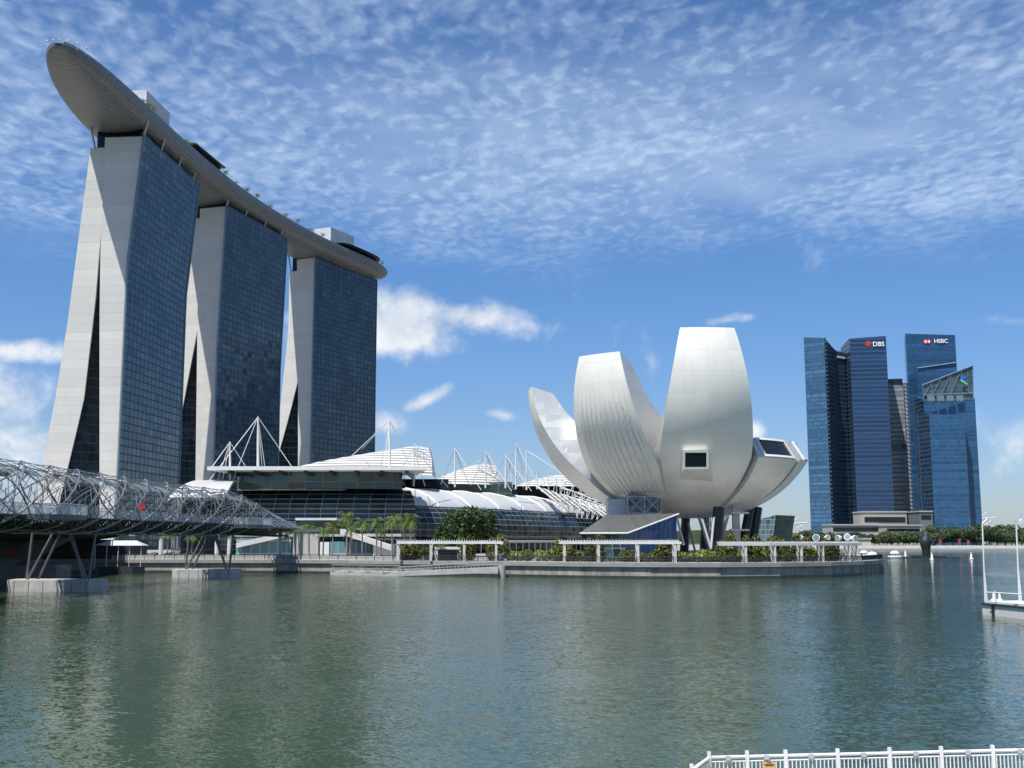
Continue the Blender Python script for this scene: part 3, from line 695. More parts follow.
m.build('upper_window', MAT['mall_glass_top'], mall)
m = MB(); rows = []; uvr = []
for z, o in ((zm-.1, 5.5), (zm-2, 1.5), (zm-4.5, -1.2), (zm-8, -3.0), (zm-12, -3.6), (zm-15, -3.2), (ZG, -2.6)):
    ext = max(0, -o)*.8
    r = [Vector((x+(2*k/n-1)*(3.4-o*.3), y+o+2, z)) for k, (x, y) in enumerate(fr)]; rows.append(r); uvr.append([(p.x, z) for p in r])
m.grid(rows, uv=uvr, smooth=False, flip=False); m.build('curved_window', MAT['mall_glass'], mall)
m = MB(); a0, a1 = G(207, 312, 27), G(427, 312, 27); zc0, zc1 = ZY(471.3, 312), ZY(466.3, 312)
ap = [(a0.x, 312), (a1.x, 312), (a1.x-5, 338), (a0.x+3, 338)]
m.prism(ap, zc0+.35, zc1); m.build('flat_canopy', MAT['white'], mall)
m = MB()
for k in range(8): x = a0.x+6+k*(a1.x-a0.x-12)/7; m.hexa([(x-.25, 312.5, zc0-.6), (x+.25, 312.5, zc0-.6), (x+.25, 340, zc0-1), (x-.25, 340, zc0-1), (x-.25, 312.5, zc0+.34), (x+.25, 312.5, zc0+.34), (x+.25, 340, zc0+.34), (x-.25, 340, zc0+.34)])
o = m.build('canopy_beam', MAT['steel_dark'], mall)
# left vaulted roof at the pavilion's flank
m = MB(); rows = []
for k in range(11):
    q = k/10; th = q*pi/2; z = ZY(497.5, 302)+(ZY(480.5, 326)-ZY(497.5, 302))*sin(th); Yk = 302+24*(1-cos(th))
    xa, xb = G(167+38*q, Yk, z).x, G(222+15*q**.6, Yk, z).x
    rows.append([Vector((xa+(xb-xa)*i/6, Yk, z)) for i in range(7)])
m.grid(rows, flip=True); m.grid([[p-Vector((0, -.4, .7)) for p in r] for r in rows], flip=False); m.grid([[r[-1] for r in rows], [r[-1]-Vector((0, -.4, .7)) for r in rows]], smooth=False); m.build('vault_roof', MAT['roof_white'], mall)
m = MB(); m.prism([tuple(G(180, 318, 0).xy), tuple(G(238, 324, 0).xy), tuple(G(238, 344, 0).xy), tuple(G(170, 344, 0).xy)], ZG, ZY(492, 320)); m.build('side_wall', MAT['atrium'], mall)
# long wing running away towards the south
S0 = Vector((G(404, 330, 10).x, 330, 0))
prof = [(0, ZG), (.2, 6), (2.4, 6.1), (3.2, 9), (3.2, 12), (2.0, 15), (-.4, 17.6)]
LW = 128
ns = 26
bow = lambda q: 3.0*sin(pi*q)
def wp(q, o, z, zoff=0): return S0+d_w*(LW*q)+n_w*(o+bow(q))+Vector((0, 0, z))
m = MB()
acc = [0]
for a, c in zip(prof[:-1], prof[1:]): acc.append(acc[-1]+sqrt((a[0]-c[0])**2+(a[1]-c[1])**2))
m.grid([[wp(i/ns, o, z) for i in range(ns+1)] for o, z in prof], uv=[[(LW*i/ns, acc[j]) for i in range(ns+1)] for j in range(len(prof))], smooth=False, flip=True)
m.build('curved_window', MAT['mall_curved'], mall)
rp = [(-.2, 17.2), (-.6, 18.0), (-3.5, 20.2), (-8, 22.2), (-14, 23.4), (-22, 23.8)]
m = MB(); m.grid([[wp(-.01+1.03*i/ns, o, z+.12*abs((i % 4)-2)) for i in range(ns+1)] for o, z in rp], uv=[[(LW*i/ns, j*3) for i in range(ns+1)] for j in range(len(rp))], flip=True)
m.grid([[wp(-.01+1.03*i/ns, o, z-.5) for i in range(ns+1)] for o, z in rp], flip=False)
m.build('vault_roof', MAT['roof_white'], mall)
m = MB()
for k in range(8): m.tube([wp(.0+k/7.5, o, z+.25) for o, z in rp], .32, 5)
m.build('roof_ribs', MAT['white'], mall)
m = MB()
for k in range(30):
    q = (k+.5)/30; m.tube([wp(q, 5.2, ZG), wp(q, 5.2, 6.4)], .22, 5)
m.build('arcade_posts', MAT['conc_light'], mall)
m = MB(); m.grid([[wp(i/ns, o, z) for i in range(ns+1)] for o, z in ((-2, 6.2), (6, 6.2), (6.2, 6.8), (3, 7.0))], smooth=False, flip=True); m.build('arcade_roof', MAT['conc'], mall)
m = MB(); e0 = [wp(0, o, z) for o, z in prof+rp[2:]]
m.face(e0+[wp(0, -22, ZG)]); m.face(list(reversed([wp(1, o, z) for o, z in prof+rp[2:]]+[wp(1, -22, ZG)]))); m.build('gable_window', MAT['blue_glass'], mall)
# body behind
m = MB(); m.prism([tuple((S0+d_w*2-n_w*2).xy), tuple((S0+d_w*125-n_w*2).xy), tuple((S0+d_w*125-n_w*46).xy), tuple((S0+d_w*2-n_w*80).xy)], ZG, 19); m.build('wall', MAT['conc_dark'], mall)
# white louvred shells: stacked slats following an arch
def shell(px0, px1, pyb, pyt, Y, slats, skew, depth=24, blunt=1.7):
    # a vault clad in overlapping horizontal boards: saw-tooth section
    root = MB(); zb, zt = ZY(pyb, Y), ZY(pyt, Y); rows = []
    def row(q, out, dz):
        z = zb+(zt-zb)*q
        xa = G(px0+(px1-px0)*(q**blunt)*skew, Y, z).x; xb = G(px1-(px1-px0)*.05*q*q, Y, z).x; r = []
        for i in range(19):
            f = i/18; r.append(Vector((xa+(xb-xa)*f, Y+depth*.7*q**1.6-5*sin(pi*f)*(1-q*.5)+depth*.25*f-out, z+dz+(zt-zb)*.10*sin(pi*min(1, f*.62+.1))*q-(zt-zb)*.06*q)))
        return r
    h = (zt-zb)/slats
    for k in range(slats):
        rows += [row(k/slats, .9, -.12*h), row((k+.66)/slats, .5, 0), row((k+.68)/slats, -.8, .02*h), row((k+.98)/slats, -.8, -.1*h)]
    rows.append(row(1.0, -6, .3))
    root.grid(rows, smooth=False, flip=True)
    root.face([r[0] for r in rows]+[rows[-1][0]+Vector((2, 14, -2)), rows[0][0]+Vector((0, 22, 0))]); root.face(list(reversed([r[-1] for r in rows]+[rows[-1][-1]+Vector((0, 14, -2)), rows[0][-1]+Vector((0, 18, 0))])))
    return root.build('louvred_roof', MAT['louvre'], mall)
shell(278, 431, 474, 442.5, 352, 11, .80, blunt=1.35)
shell(430, 497, 484, 461.5, 395, 9, .62, blunt=1.3)
shell(516, 590, 486, 472.5, 430, 7, .55, blunt=1.3)
# open trusswork at the ends of the shells
for (pxa, pxb, pya, pyb_, Y) in ((414, 432, 444, 474, 362), (478, 500, 461, 484, 402), (548, 600, 476, 506, 418), (560, 606, 488, 512, 400), (575, 612, 496, 520, 385)):
    m = MB()
    for k in range(7):
        f = k/6
        a = W(pxa+(pxb-pxa)*f, pya+(pyb_-pya)*f*.5, Y); c = W(pxa+(pxb-pxa)*f*.8+2, pyb_-2+3*f, Y)
        m.tube([a, c], .15, 5)
        if k < 6:
            a2 = W(pxa+(pxb-pxa)*(f+1/6), pya+(pyb_-pya)*(f+1/6)*.5, Y); m.tube([a, a2], .15, 5); m.tube([c, a2], .12, 5)
    m.tube([W(pxa, pya+6, Y), W(pxb, pyb_-4, Y)], .24, 5)
    m.build('roof_truss', MAT['white'], mall)
# set-back storeys behind the vaulted wing, carrying the louvred shells
for (px0, px1, pyt, Y, dpt, mt) in ((400, 448, 479, 375, 30, 'atrium'), (440, 512, 482, 398, 30, 'mall_glass_top'), (505, 606, 484.5, 436, 30, 'atrium'), (236, 396, 475, 352, 40, 'conc_dark'), (552, 614, 503, 462, 22, 'conc_dark')):
    a, c = G(px0, Y, 10), G(px1, Y, 10); m = MB(); m.prism([(a.x, Y), (c.x, Y), (c.x, Y+dpt), (a.x, Y+dpt)], ZG, ZY(pyt, Y)); m.build('upper_storey', MAT[mt], mall)
m = MB()
for k in range(9): 
    a, c = W(535+k*8, 486+k*2.6, 420-k*4), W(553+k*8, 500+k*2.6, 405-k*4); m.hexa([a, a+Vector((2.0, 0, -.8)), c+Vector((2.0, 0, -.8)), c, a+Vector((0, 0, .3)), a+Vector((2.0, 0, -.5)), c+Vector((2.0, 0, -.5)), c+Vector((0, 0, .3))])
m.build('roof_fins', MAT['louvre'], mall)
# masts with their stays
MG = 'white stayed masts over the mall roof'
def mast(px, pyb, pyt, Y, stays, label, r=.34):
    b0, t0 = W(px, pyb, Y), W(px, pyt, Y); t0.x = b0.x+(t0.x-b0.x)
    root = thing('roof_mast', label, 'mast', tuple(b0), MG)
    m = MB(); m.tube([b0, b0.lerp(t0, .55), t0], [r, r*.9, r*.45], 8); m.build('pole', MAT['white'], root)
    for sx, sy, sY in stays:
        m = MB(); m.tube([t0-Vector((0, 0, .2)), W(sx, sy, sY)], .11, 4); m.build('stay_cable', MAT['white'], root)
mast(230, 480, 441.5, 318, ((209, 471, 313), (214, 492, 316), (221, 488, 330), (246, 467, 330)), 'short white mast at the left end of the flat white canopy')
mast(258, 467, 416.5, 322, ((205, 486, 316), (240, 462, 340), (262, 467, 340), (292, 467, 325), (233, 480, 318), (265, 468, 330)), 'tall white mast with long stays above the left of the flat canopy', .4)
mast(389.5, 467, 419.5, 322, ((340, 467, 330), (362, 449, 352), (381, 466, 340), (384, 466, 313), (404, 446, 352), (410, 466, 330)), 'tall white mast with stays above the right of the flat canopy', .4)
mast(413.5, 486, 447.5, 334, ((395, 480, 345), (425, 486, 345), (448, 487, 345), (440, 462, 350)), 'white mast where the flat canopy meets the vaulted wing')
for i, (px, pb, ptp, lab) in enumerate(((455, 487, 448, 'white mast over the wing, left of the second louvred roof'), (485.5, 488, 451, 'white mast rising in front of the second louvred roof'),
        (505.5, 488, 455, 'shorter white mast just right of the second louvred roof'), (516, 489, 443, 'tallest of the clustered white masts left of the lotus museum'), (526.5, 490, 450, 'white mast with a long stay reaching toward the lotus museum'))):
    Y = 350+i*14
    mast(px, pb, ptp, Y, ((px-14, pb-3, Y+8), (px+14, pb-2, Y+8), (px+26, pb+3, Y-4), (px+7, pb-14, Y+6)) if i < 4 else ((px+46, 478, Y), (px+60, 490, Y-5), (px-12, pb, Y+5)), lab, .32)
for px, pb, ptp, lab in ((512, 489, 461, 'thin white mast behind the tallest clustered mast'), (537, 489, 470, 'low thin white mast nearest the left petal'), (579, 486, 475, 'stubby white mast close under the left petal')):
    mast(px, pb, ptp, 425, ((px-10, pb, 430), (px+12, pb, 430)), lab, .3)
# ground floor shops and the stair in front of the pavilion
shop = thing('shop_pavilion', 'low terrace of pale teal glass shops with a sloping stair in front of the mall', 'shops', tuple(G(320, 290, ZG)))
def wallq(px0, px1, Y0, Y1, pyb, pyt, mat, name, par):
    a, c = G(px0, Y0, 5), G(px1, Y1, 5); m = MB(); zt = ZY(pyt, Y0)
    m.prism([(a.x, a.y), (c.x, c.y), (c.x, c.y+9), (a.x, a.y+9)], ZG, zt); return m.build(name, mat, par)
wallq(236, 291, 296, 296, 549, 538, MAT['teal_glass'], 'shop_front', shop); wallq(296, 318, 294, 294, 549, 536, MAT['conc'], 'wall', shop)
wallq(320, 329, 292, 292, 549, 542, MAT['white'], 'wall', shop); wallq(330, 372, 291, 291, 549, 541.5, MAT['teal_glass'], 'shop_front', shop); wallq(373, 392, 289, 289, 549, 545, MAT['conc_light'], 'wall', shop)
for (x0, y0, x1, y1, Y) in ((236, 546, 285, 535, 294), (340, 532, 392, 549, 288)):
    m = MB(); a, c = W(x0, y0, Y), W(x1, y1, Y); m.hexa([a-Vector((0, 0, .5)), c-Vector((0, 0, .5)), c+Vector((0, 6, -.5)), a+Vector((0, 6, -.5)), a+Vector((0, 0, .8)), c+Vector((0, 0, .8)), c+Vector((0, 6, .8)), a+Vector((0, 6, .8))])
    m.build('stair_wall', MAT['conc_light'], shop)
m = MB(); a, c = G(233, 296, 5), G(400, 290, 5); z = ZY(536.5, 294); m.prism([(a.x, 297.5), (c.x, 292.5), (c.x+2, 310), (a.x, 310)], z, z+.7); m.build('terrace_slab', MAT['conc'], shop)
m = MB()
for k in range(18): p = G(238+k*9, 300, 0); m.tube([(p.x, 303, ZG), (p.x, 303, z)], .2, 6)
m.build('arcade_posts', MAT['conc_light'], shop)
ent2 = thing('entrance_canopy', 'grey flat-roofed glass entrance at the foot of the curved mall facade', 'entrance', tuple(G(318, 300, z)))
m = MB(); a, c = G(297, 306, 9), G(338, 306, 9); zr = ZY(518.5, 306); m.prism([(a.x, 303), (c.x, 303), (c.x, 318), (a.x, 318)], zr-.5, zr+.1); m.build('roof', MAT['grey_box'], ent2)
m = MB(); m.prism([(a.x+.5, 306), (c.x-.5, 306), (c.x-.5, 316), (a.x+.5, 316)], z, zr-.52); m.build('shop_front', MAT['mall_glass_top'], ent2)

# faceted glass pavilion further along the bay
cr = thing('faceted_pavilion', 'small leaning faceted glass pavilion behind the right side of the lotus museum', 'pavilion', tuple(G(775, 400, 0)))
Yc = 400
b_ = [G(755, Yc, 0), G(770, Yc-6, 0), G(788, Yc, 0), G(778, Yc+14, 0), G(760, Yc+14, 0)]
t_ = [W(757, 520, Yc+2), W(776, 515, Yc-4), W(795, 515.8, Yc+3), W(786, 516.5, Yc+16), W(762, 518, Yc+14)]
m = MB(); m.face(list(reversed(b_))); m.face(t_)
for i in (0, 2, 3, 4): j = (i+1) % 5; m.face([b_[i], b_[j], t_[j], t_[i]])
m.build('glass_shell', MAT['crystal'], cr)
m = MB(); m.face([b_[1], b_[2], t_[2], t_[1]]); m.build('dark_facet', glass_grid('dark_faceted_glass', (.02, .034, .025), (.06, .075, .06), 1.8, 1.8, .08, .08, .1, .06, .4), cr)

# ================================================================ OFFICE TOWERS ACROSS THE BAY
def office(name, col, line, pv=4.2, pu=3.0, lu=.05, lv=.30, var=.3, rowvar=.35, tilt=.02, ior=1.6, rough=.1): return glass_grid(name, col, line, pu, pv, lu, lv, rough, tilt, var, rowvar=rowvar, ior=ior)
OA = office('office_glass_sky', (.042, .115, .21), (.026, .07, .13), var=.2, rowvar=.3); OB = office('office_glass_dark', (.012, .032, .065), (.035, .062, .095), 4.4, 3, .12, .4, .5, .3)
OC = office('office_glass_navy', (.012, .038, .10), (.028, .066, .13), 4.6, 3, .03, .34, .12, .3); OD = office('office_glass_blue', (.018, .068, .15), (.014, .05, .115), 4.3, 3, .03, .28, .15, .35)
OE = office('office_grey', (.24, .26, .28), (.12, .135, .15), 5.0, 3, .04, .34, .2, .25); OF = office('office_glass_mid', (.018, .072, .16), (.03, .095, .185), 4.1, 3.4, .04, .2, .2, .25)
OG = panel('grey_stone_facade', (.16, .17, .18), 3, 4, .05, .1, .7, .5)
def gx(px, Y, z=3): return tuple(G(px, Y, z).xy)
def tower(label, faces, mats, tops, loc, name='office_tower'):
    """faces: base corners left to right as seen; the closing back corners are added"""
    root = thing(name, label, 'office tower', (loc[0], loc[1], 2.6))
    P = [Vector(p+(2.6,)) for p in faces]
    for i in range(len(P)-1):
        a, c = P[i], P[i+1]; m = MB()
        m.face([a, c, Vector((c.x, c.y, tops[i+1])), Vector((a.x, a.y, tops[i]))]); m.build('glass_facade', mats[i], root)
    bk = [Vector((P[-1].x+12, P[-1].y+38, 2.6)), Vector((P[0].x+12, P[0].y+38, 2.6))]
    tz = [tops[-1], tops[0]]; B = P+bk; T = [Vector((p.x, p.y, tops[i])) for i, p in enumerate(P)]+[Vector((p.x, p.y, tz[i])) for i, p in enumerate(bk)]
    m = MB()
    for i in range(len(P)-1, len(B)): j = (i+1) % len(B); m.face([B[i], B[j], T[j], T[i]])
    c = sum(T, Vector())/len(T)
    for i in range(len(T)): m.face([T[i], T[(i+1) % len(T)], c])
    m.build('rear_wall', mats[-1], root)
    return root, P
Y = 1150
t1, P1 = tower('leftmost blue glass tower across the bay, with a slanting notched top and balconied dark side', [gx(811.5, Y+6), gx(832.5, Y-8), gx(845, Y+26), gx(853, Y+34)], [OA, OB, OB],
               [ZY(337.3, Y+6), ZY(337.8, Y-8), ZY(352, Y+26), ZY(353, Y+34)], gx(830, Y))
m = MB()
for k in range(46):                                            # balcony edges up the corner
    z = 20+k*4.4; a, c = P1[1], P1[2]
    m.box((a.x+(c.x-a.x)*.07, a.y-1+(c.y-a.y)*.07, z), (1.6, 1.2, 1.3))
m.build('balcony_edges', MAT['hull_rim'], t1)
m = MB(); a, c = P1[2], P1[3]; z = ZY(358.5, Y+30); m.hexa([(a.x, a.y-1, z), (c.x, c.y-1, z), (c.x, c.y, z), (a.x, a.y, z), (a.x, a.y-1, z+2.4), (c.x, c.y-1, z+2.4), (c.x, c.y, z+2.4), (a.x, a.y, z+2.4)]); m.build('roof_rail', MAT['white'], t1)
Y = 1165
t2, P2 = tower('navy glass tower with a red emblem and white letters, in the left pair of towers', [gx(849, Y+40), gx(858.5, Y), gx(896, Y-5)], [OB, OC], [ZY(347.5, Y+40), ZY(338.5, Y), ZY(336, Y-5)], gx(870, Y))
Y = 1215
t3, P3 = tower('narrow grey tower with a planted roof between the two lettered towers', [gx(893.5, Y), gx(911.5, Y-4), gx(917, Y+30)], [OE, OB], [ZY(384, Y), ZY(383, Y-4), ZY(383, Y+30)], gx(900, Y))
m = MB()
for zf in (ZY(449, Y), ZY(384.5, Y)): a, c = P3[0], P3[1]; m.hexa([(a.x+1, a.y-.6, zf), (c.x-1, c.y-.6, zf), (c.x-1, c.y+2, zf), (a.x+1, a.y+2, zf), (a.x+1, a.y-.6, zf+6), (c.x-1, c.y-.6, zf+6), (c.x-1, c.y+2, zf+6), (a.x+1, a.y+2, zf+6)])
m.build('sky_garden', MAT['glass_dark'], t3)
Y = 1180
t4, P4 = tower('tall blue glass tower with a hexagon emblem and white letters near its flat top', [gx(916, Y+3), gx(967, Y-3)], [OD], [ZY(333.6, Y+3), ZY(335, Y-3)], gx(938, Y))
Y = 1160
t5, P5 = tower('blue glass block with a slanting white-edged top, stepping down before the tallest tower', [gx(926, Y+4), gx(967, Y-2)], [OD], [ZY(368.5, Y+4), ZY(362.8, Y-2)], gx(947, Y))
m = MB(); a, c = P5[0], P5[1]; m.tube([(a.x, a.y-1, ZY(368.5, Y+4)), (c.x, c.y-1, ZY(362.8, Y-2))], .8, 5); m.build('roof_edge', MAT['fin'], t5)
Y = 1120
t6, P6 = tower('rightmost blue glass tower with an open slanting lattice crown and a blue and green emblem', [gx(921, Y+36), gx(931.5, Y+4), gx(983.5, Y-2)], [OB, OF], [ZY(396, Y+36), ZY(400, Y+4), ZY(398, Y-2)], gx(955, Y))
# crown of t6: raking frame with struts over a dark recess
crown = MB(); gl = MB()
cb = [W(924, 402, Y+3), W(973.5, 400, Y-3)]; ctp = [W(922.5, 385, Y+3), W(973, 365.5, Y-3)]
def cpt(f, g): lo = cb[0].lerp(cb[1], f); hi = ctp[0].lerp(ctp[1], f); return lo.lerp(hi, g)
gl.face([cpt(0, 0)+Vector((0, 1, 0)), cpt(1, 0)+Vector((0, 1, 0)), cpt(1, 1)+Vector((0, 1, 0)), cpt(0, 1)+Vector((0, 1, 0))])
for f in (0, 1): pass
b0, b1 = cpt(0, 0)+Vector((6, 30, 0)), cpt(1, 0)+Vector((6, 30, 0)); 
gl.face([cpt(1, 0)+Vector((0, 1, 0)), b1, b1+Vector((0, 0, cpt(1, 1).z-cpt(1, 0).z)), cpt(1, 1)+Vector((0, 1, 0))])
for f in (0, .17, .36, .56, .77, 1): crown.tube([cpt(f, 0), cpt(f, 1)], .32, 4)
crown.tube([cpt(0, 1), cpt(1, 1)], .6, 4); crown.tube([cpt(0, .42), cpt(1, .2)], .5, 4)
for f in (.0, .17, .36, .56): crown.tube([cpt(f, .3), cpt(f+.17, .9)], .25, 4)
cg = gl.build('crown_window', office('crown_glass', (.045, .075, .085), (.10, .14, .15), 5, 5, .08, .08, .3, .1), t6); crown.build('crown_frame', MAT['fin'], t6)
m = MB()
for k in range(4): a = W(927+k*9.6, 400, Y-4); m.box((a.x+4, a.y, a.z-1), (7.2, 1.5, 5.6))
for ch in (m.build('louvre_panel', MAT['fin'], t6),): pass
Y = 1105
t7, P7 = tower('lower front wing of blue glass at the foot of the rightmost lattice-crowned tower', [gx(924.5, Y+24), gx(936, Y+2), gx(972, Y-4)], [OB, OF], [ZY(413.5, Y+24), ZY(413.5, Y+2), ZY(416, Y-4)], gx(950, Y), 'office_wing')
# lettering and emblems on the towers
def letters(body, parent, face, x_px, y_px, Yf, size, mat):
    c = bpy.data.curves.new('lettering', 'FONT'); c.body = body; c.size = size; c.extrude = .25; c.align_x = 'CENTER'; c.align_y = 'CENTER'; c.offset = .06
    tmp = bpy.data.objects.new('lettering', c); COL.objects.link(tmp)
    dg = bpy.context.evaluated_depsgraph_get(); me = bpy.data.meshes.new_from_object(tmp.evaluated_get(dg)); bpy.data.objects.remove(tmp)
    me.name = 'lettering'; me.materials.clear(); me.materials.append(mat)
    a, b2 = face; ang = atan2(b2.y-a.y, b2.x-a.x); p = W(x_px, y_px, Yf)
    M_ = Matrix.Translation(p-origin(parent)) @ Matrix.Rotation(ang, 4, 'Z') @ Matrix.Rotation(pi/2, 4, 'X')
    me.transform(M_); o = bpy.data.objects.new('lettering', me); COL.objects.link(o); o.parent = parent
def on_face(face, x_px, y_px, Yf, off):
    a, b2 = face; h = Vector((b2.x-a.x, b2.y-a.y, 0)).normalized(); nn = Vector((h.y, -h.x, 0)); p = W(x_px, y_px, Yf)
    return lambda u, v, k=0: p+h*u+nn*(off+k*.15)+Vector((0, 0, v))
def yface(face, px):
    a, b2 = face; u = (px-512)/F/cp; # ray x = u*y approx
    t = (u*a.y-a.x)/((b2.x-a.x)-u*(b2.y-a.y)); return a.y+(b2.y-a.y)*t
f2 = (P2[1], P2[2]); letters('DBS', t2, f2, 878.5, 344.2, yface(f2, 878)-1.2, 6.9, MAT['sign_white'])
q = on_face(f2, 868, 343.8, yface(f2, 868), 1.0); m = MB()
for k in range(6):
    a = k*pi/3+.3; m.face([q(0, 0), q(2.7*cos(a-.34), 2.7*sin(a-.34)), q(3.5*cos(a), 3.5*sin(a)), q(2.7*cos(a+.34), 2.7*sin(a+.34))])
m.build('emblem', MAT['sign_red'], t2)
f4 = (P4[0], P4[1]); letters('HSBC', t4, f4, 941, 341.2, yface(f4, 941)-1.2, 6.0, MAT['sign_white'])
q = on_face(f4, 927, 341.6, yface(f4, 927), 1.0); m = MB(); m.face([q(-2.6, -2.1), q(2.6, -2.1), q(2.6, 2.1), q(-2.6, 2.1)]); em = m.build('emblem', MAT['sign_white'], t4)
m = MB()
for tri in (((-2.6, -2.1), (-2.6, 2.1), (-4.5, 0)), ((2.6, 2.1), (2.6, -2.1), (4.5, 0)), ((-2.6, 2.1), (2.6, 2.1), (0, 0)), ((-2.6, -2.1), (0, 0), (2.6, -2.1))): m.face([q(a, c, 1) for a, c in tri])
m.build('emblem_triangles', MAT['sign_red'], em)
f6 = (P6[1], P6[2]); q = on_face(f6, 962.5, 381, yface(f6, 962), 4.5)
m = MB(); m.face([q(-3.4, 2.4), q(-.6, 4.4), q(2.6, 4.2), q(3.2, 2.6), q(.6, 2.2), q(-.6, .6), q(3, -2.0), q(1.8, -3.2), q(-3.2, .4)]); m.build('emblem', MAT['sign_blue'], t6)
m = MB(); m.face([q(-3.8, .2, 1), q(-2.6, 1.1, 1), q(3.6, -3.4, 1), q(2.8, -4.6, 1)]); m.build('emblem_ribbon', MAT['sign_green'], t6)
# podium buildings at the towers' feet
def podium(label, px0, px1, pyt, Y, mat, band=None, name='podium_building'):
    a, c = G(px0, Y, 3), G(px1, Y, 3); zt = ZY(pyt, Y); root = thing(name, label, 'building', ((a.x+c.x)/2, Y, 2.6))
    m = MB(); m.prism([(a.x, Y), (c.x, Y), (c.x, Y+30), (a.x, Y+30)], 2.6, zt); m.build('wall', mat, root)
    m = MB(); m.prism([(a.x-.6, Y-.8), (c.x+.6, Y-.8), (c.x+.6, Y+30), (a.x-.6, Y+30)], zt+.01, zt+1.3); m.build('roof', MAT['conc'], root)
    if band:
        for k, (y0, y1) in enumerate(band):
            m = MB(); m.prism([(a.x+1.5, Y-.5), (c.x-1.5, Y-.5), (c.x-1.5, Y+.3), (a.x+1.5, Y+.3)], ZY(y1, Y), ZY(y0, Y)); m.build('window', MAT['glass_dark'], root)
podium('low white-framed podium building at the foot of the leftmost towers', 832, 886, 525.5, 1040, MAT['conc'], ((527.5, 531),))
podium('tan stepped podium building beneath the navy tower', 864, 908, 512.5, 1060, plain('tan_stone', (.36, .32, .27), .8, 0, .1, .1), ((517, 522),))
podium('beige ground-floor building with a flat roof below the narrow grey tower', 886, 922, 526, 1020, plain('beige_stone', (.36, .33, .29), .8, 0, .1, .1), ((528.5, 531),))
podium('grey stone block standing against the foot of the blue towers', 921, 934, 512, 1075, OG, ((515, 519),))
podium('small cream kiosk on the far shore right of the floodlit pergola', 862, 871, 539.5, 915, plain('cream_paint', (.55, .48, .38), .8, 0, .1, .1))

# ================================================================ TREES
def leafcloud(m, blobs, n, size, rng, flat=.6):
    tot = sum(b[1][0]*b[1][1]*b[1][2] for b in blobs)
    for c, r in blobs:
        k = max(4, int(n*r[0]*r[1]*r[2]/tot))
        for _ in range(k):
            while True:
                v = Vector((rng.uniform(-1, 1), rng.uniform(-1, 1), rng.uniform(-1, 1)))
                if .02 < v.length < 1: break
            v = v.normalized()*(v.length**.45)
            p = Vector(c)+Vector((v.x*r[0], v.y*r[1], v.z*r[2]))
            nn = (v*flat+Vector((rng.gauss(0, .6), rng.gauss(0, .6), rng.gauss(.25, .6)))).normalized()
            a = nn.orthogonal().normalized(); b2 = nn.cross(a); th = rng.uniform(0, 6.28)
            a, b2 = a*cos(th)+b2*sin(th), b2*cos(th)-a*sin(th); s = size*rng.uniform(.55, 1.25)
            m.face([p-a*s-b2*s*.55, p+a*s*.2-b2*s*.75, p+a*s+b2*s*.1, p+a*s*.1+b2*s*.8])
def tree(name, label, loc, h, w, leafmat, n, size, group=None, seed=1, blobs=9, trunk=.28, cat='tree'):
    rng = random.Random(seed); root = thing(name, label, cat, loc, group)
    L = Vector(loc); m = MB(); bl = []
    th = h*trunk
    m.tube([L, L+Vector((rng.uniform(-.03, .03)*h, 0, th*.6)), L+Vector((rng.uniform(-.04, .04)*h, 0, th*1.25))], [h*.028, h*.022, h*.016], 7)
    for k in range(blobs):
        a = 2*pi*k/blobs+rng.uniform(-.4, .4); rr = w*.5*rng.uniform(.25, .72) if k else 0
        z = th+(h-th)*rng.uniform(.22, .78); c = L+Vector((cos(a)*rr, sin(a)*rr, z)); q = w*rng.uniform(.17, .29)
        bl.append((c, (q, q, q*rng.uniform(.55, .85))))
        m.tube([L+Vector((0, 0, th*rng.uniform(.6, 1.1))), L+Vector((cos(a)*rr*.5, sin(a)*rr*.5, (th+z)/2*1.05)), c], [h*.014, h*.009, h*.004], 5)
    m.build('trunk', MAT['bark'], root)
    m = MB(); leafcloud(m, bl, n, size, rng); m.build('crown', leafmat, root)
    return root
# far shore wood: one row of spreading trees, each its own
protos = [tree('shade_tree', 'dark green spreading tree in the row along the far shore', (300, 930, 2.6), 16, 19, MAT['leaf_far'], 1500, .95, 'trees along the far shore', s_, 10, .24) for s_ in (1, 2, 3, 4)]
xs = []; x = 800; k = 0; rr = random.Random(5); protoloc = []
while x < 1060:
    Y = rr.choice((922, 930, 940, 952)); p = G(x, Y, 2.6); s_ = rr.uniform(.5, .82) if x < 934 else rr.uniform(.62, 1.0)
    if 975 < x < 1060: s_ *= 1.08
    if k < 4: protos[k].location = (p.x, Y, 2.6); protos[k].scale = (s_,)*3
    else: dup(protos[k % 4], (p.x, Y, 2.6), rr.uniform(0, 6.2), s_)
    k += 1; x += rr.uniform(4.5, 8.5)
for x in range(800, 1060, 9):
    Y = 985; p = G(x+rr.uniform(-3, 3), Y, 2.6); dup(protos[rr.randrange(4)], (p.x, Y, 2.6), rr.uniform(0, 6), rr.uniform(.45, .72) if x < 934 else rr.uniform(.75, 1.1))
m = MB(); m.grid([[Vector((x_, 1500+60*sin(x_*.003), 2.6+(8+7*abs(sin(x_*.0041+.6))+4*abs(sin(x_*.017)))*k)) for x_ in range(-400, 2600, 20)] for k in (0, .6, 1)], flip=True)
m.grid([[Vector((x_, 1500+60*sin(x_*.003)+80*k, 2.6+(8+7*abs(sin(x_*.0041+.6))+4*abs(sin(x_*.017))))) for x_ in range(-400, 2600, 20)] for k in (0, 1)], flip=True)
tag(m.build('distant_wood', MAT['leaf_far']), 'hazy low wood far beyond the towers on the horizon', 'wood', kind='stuff')
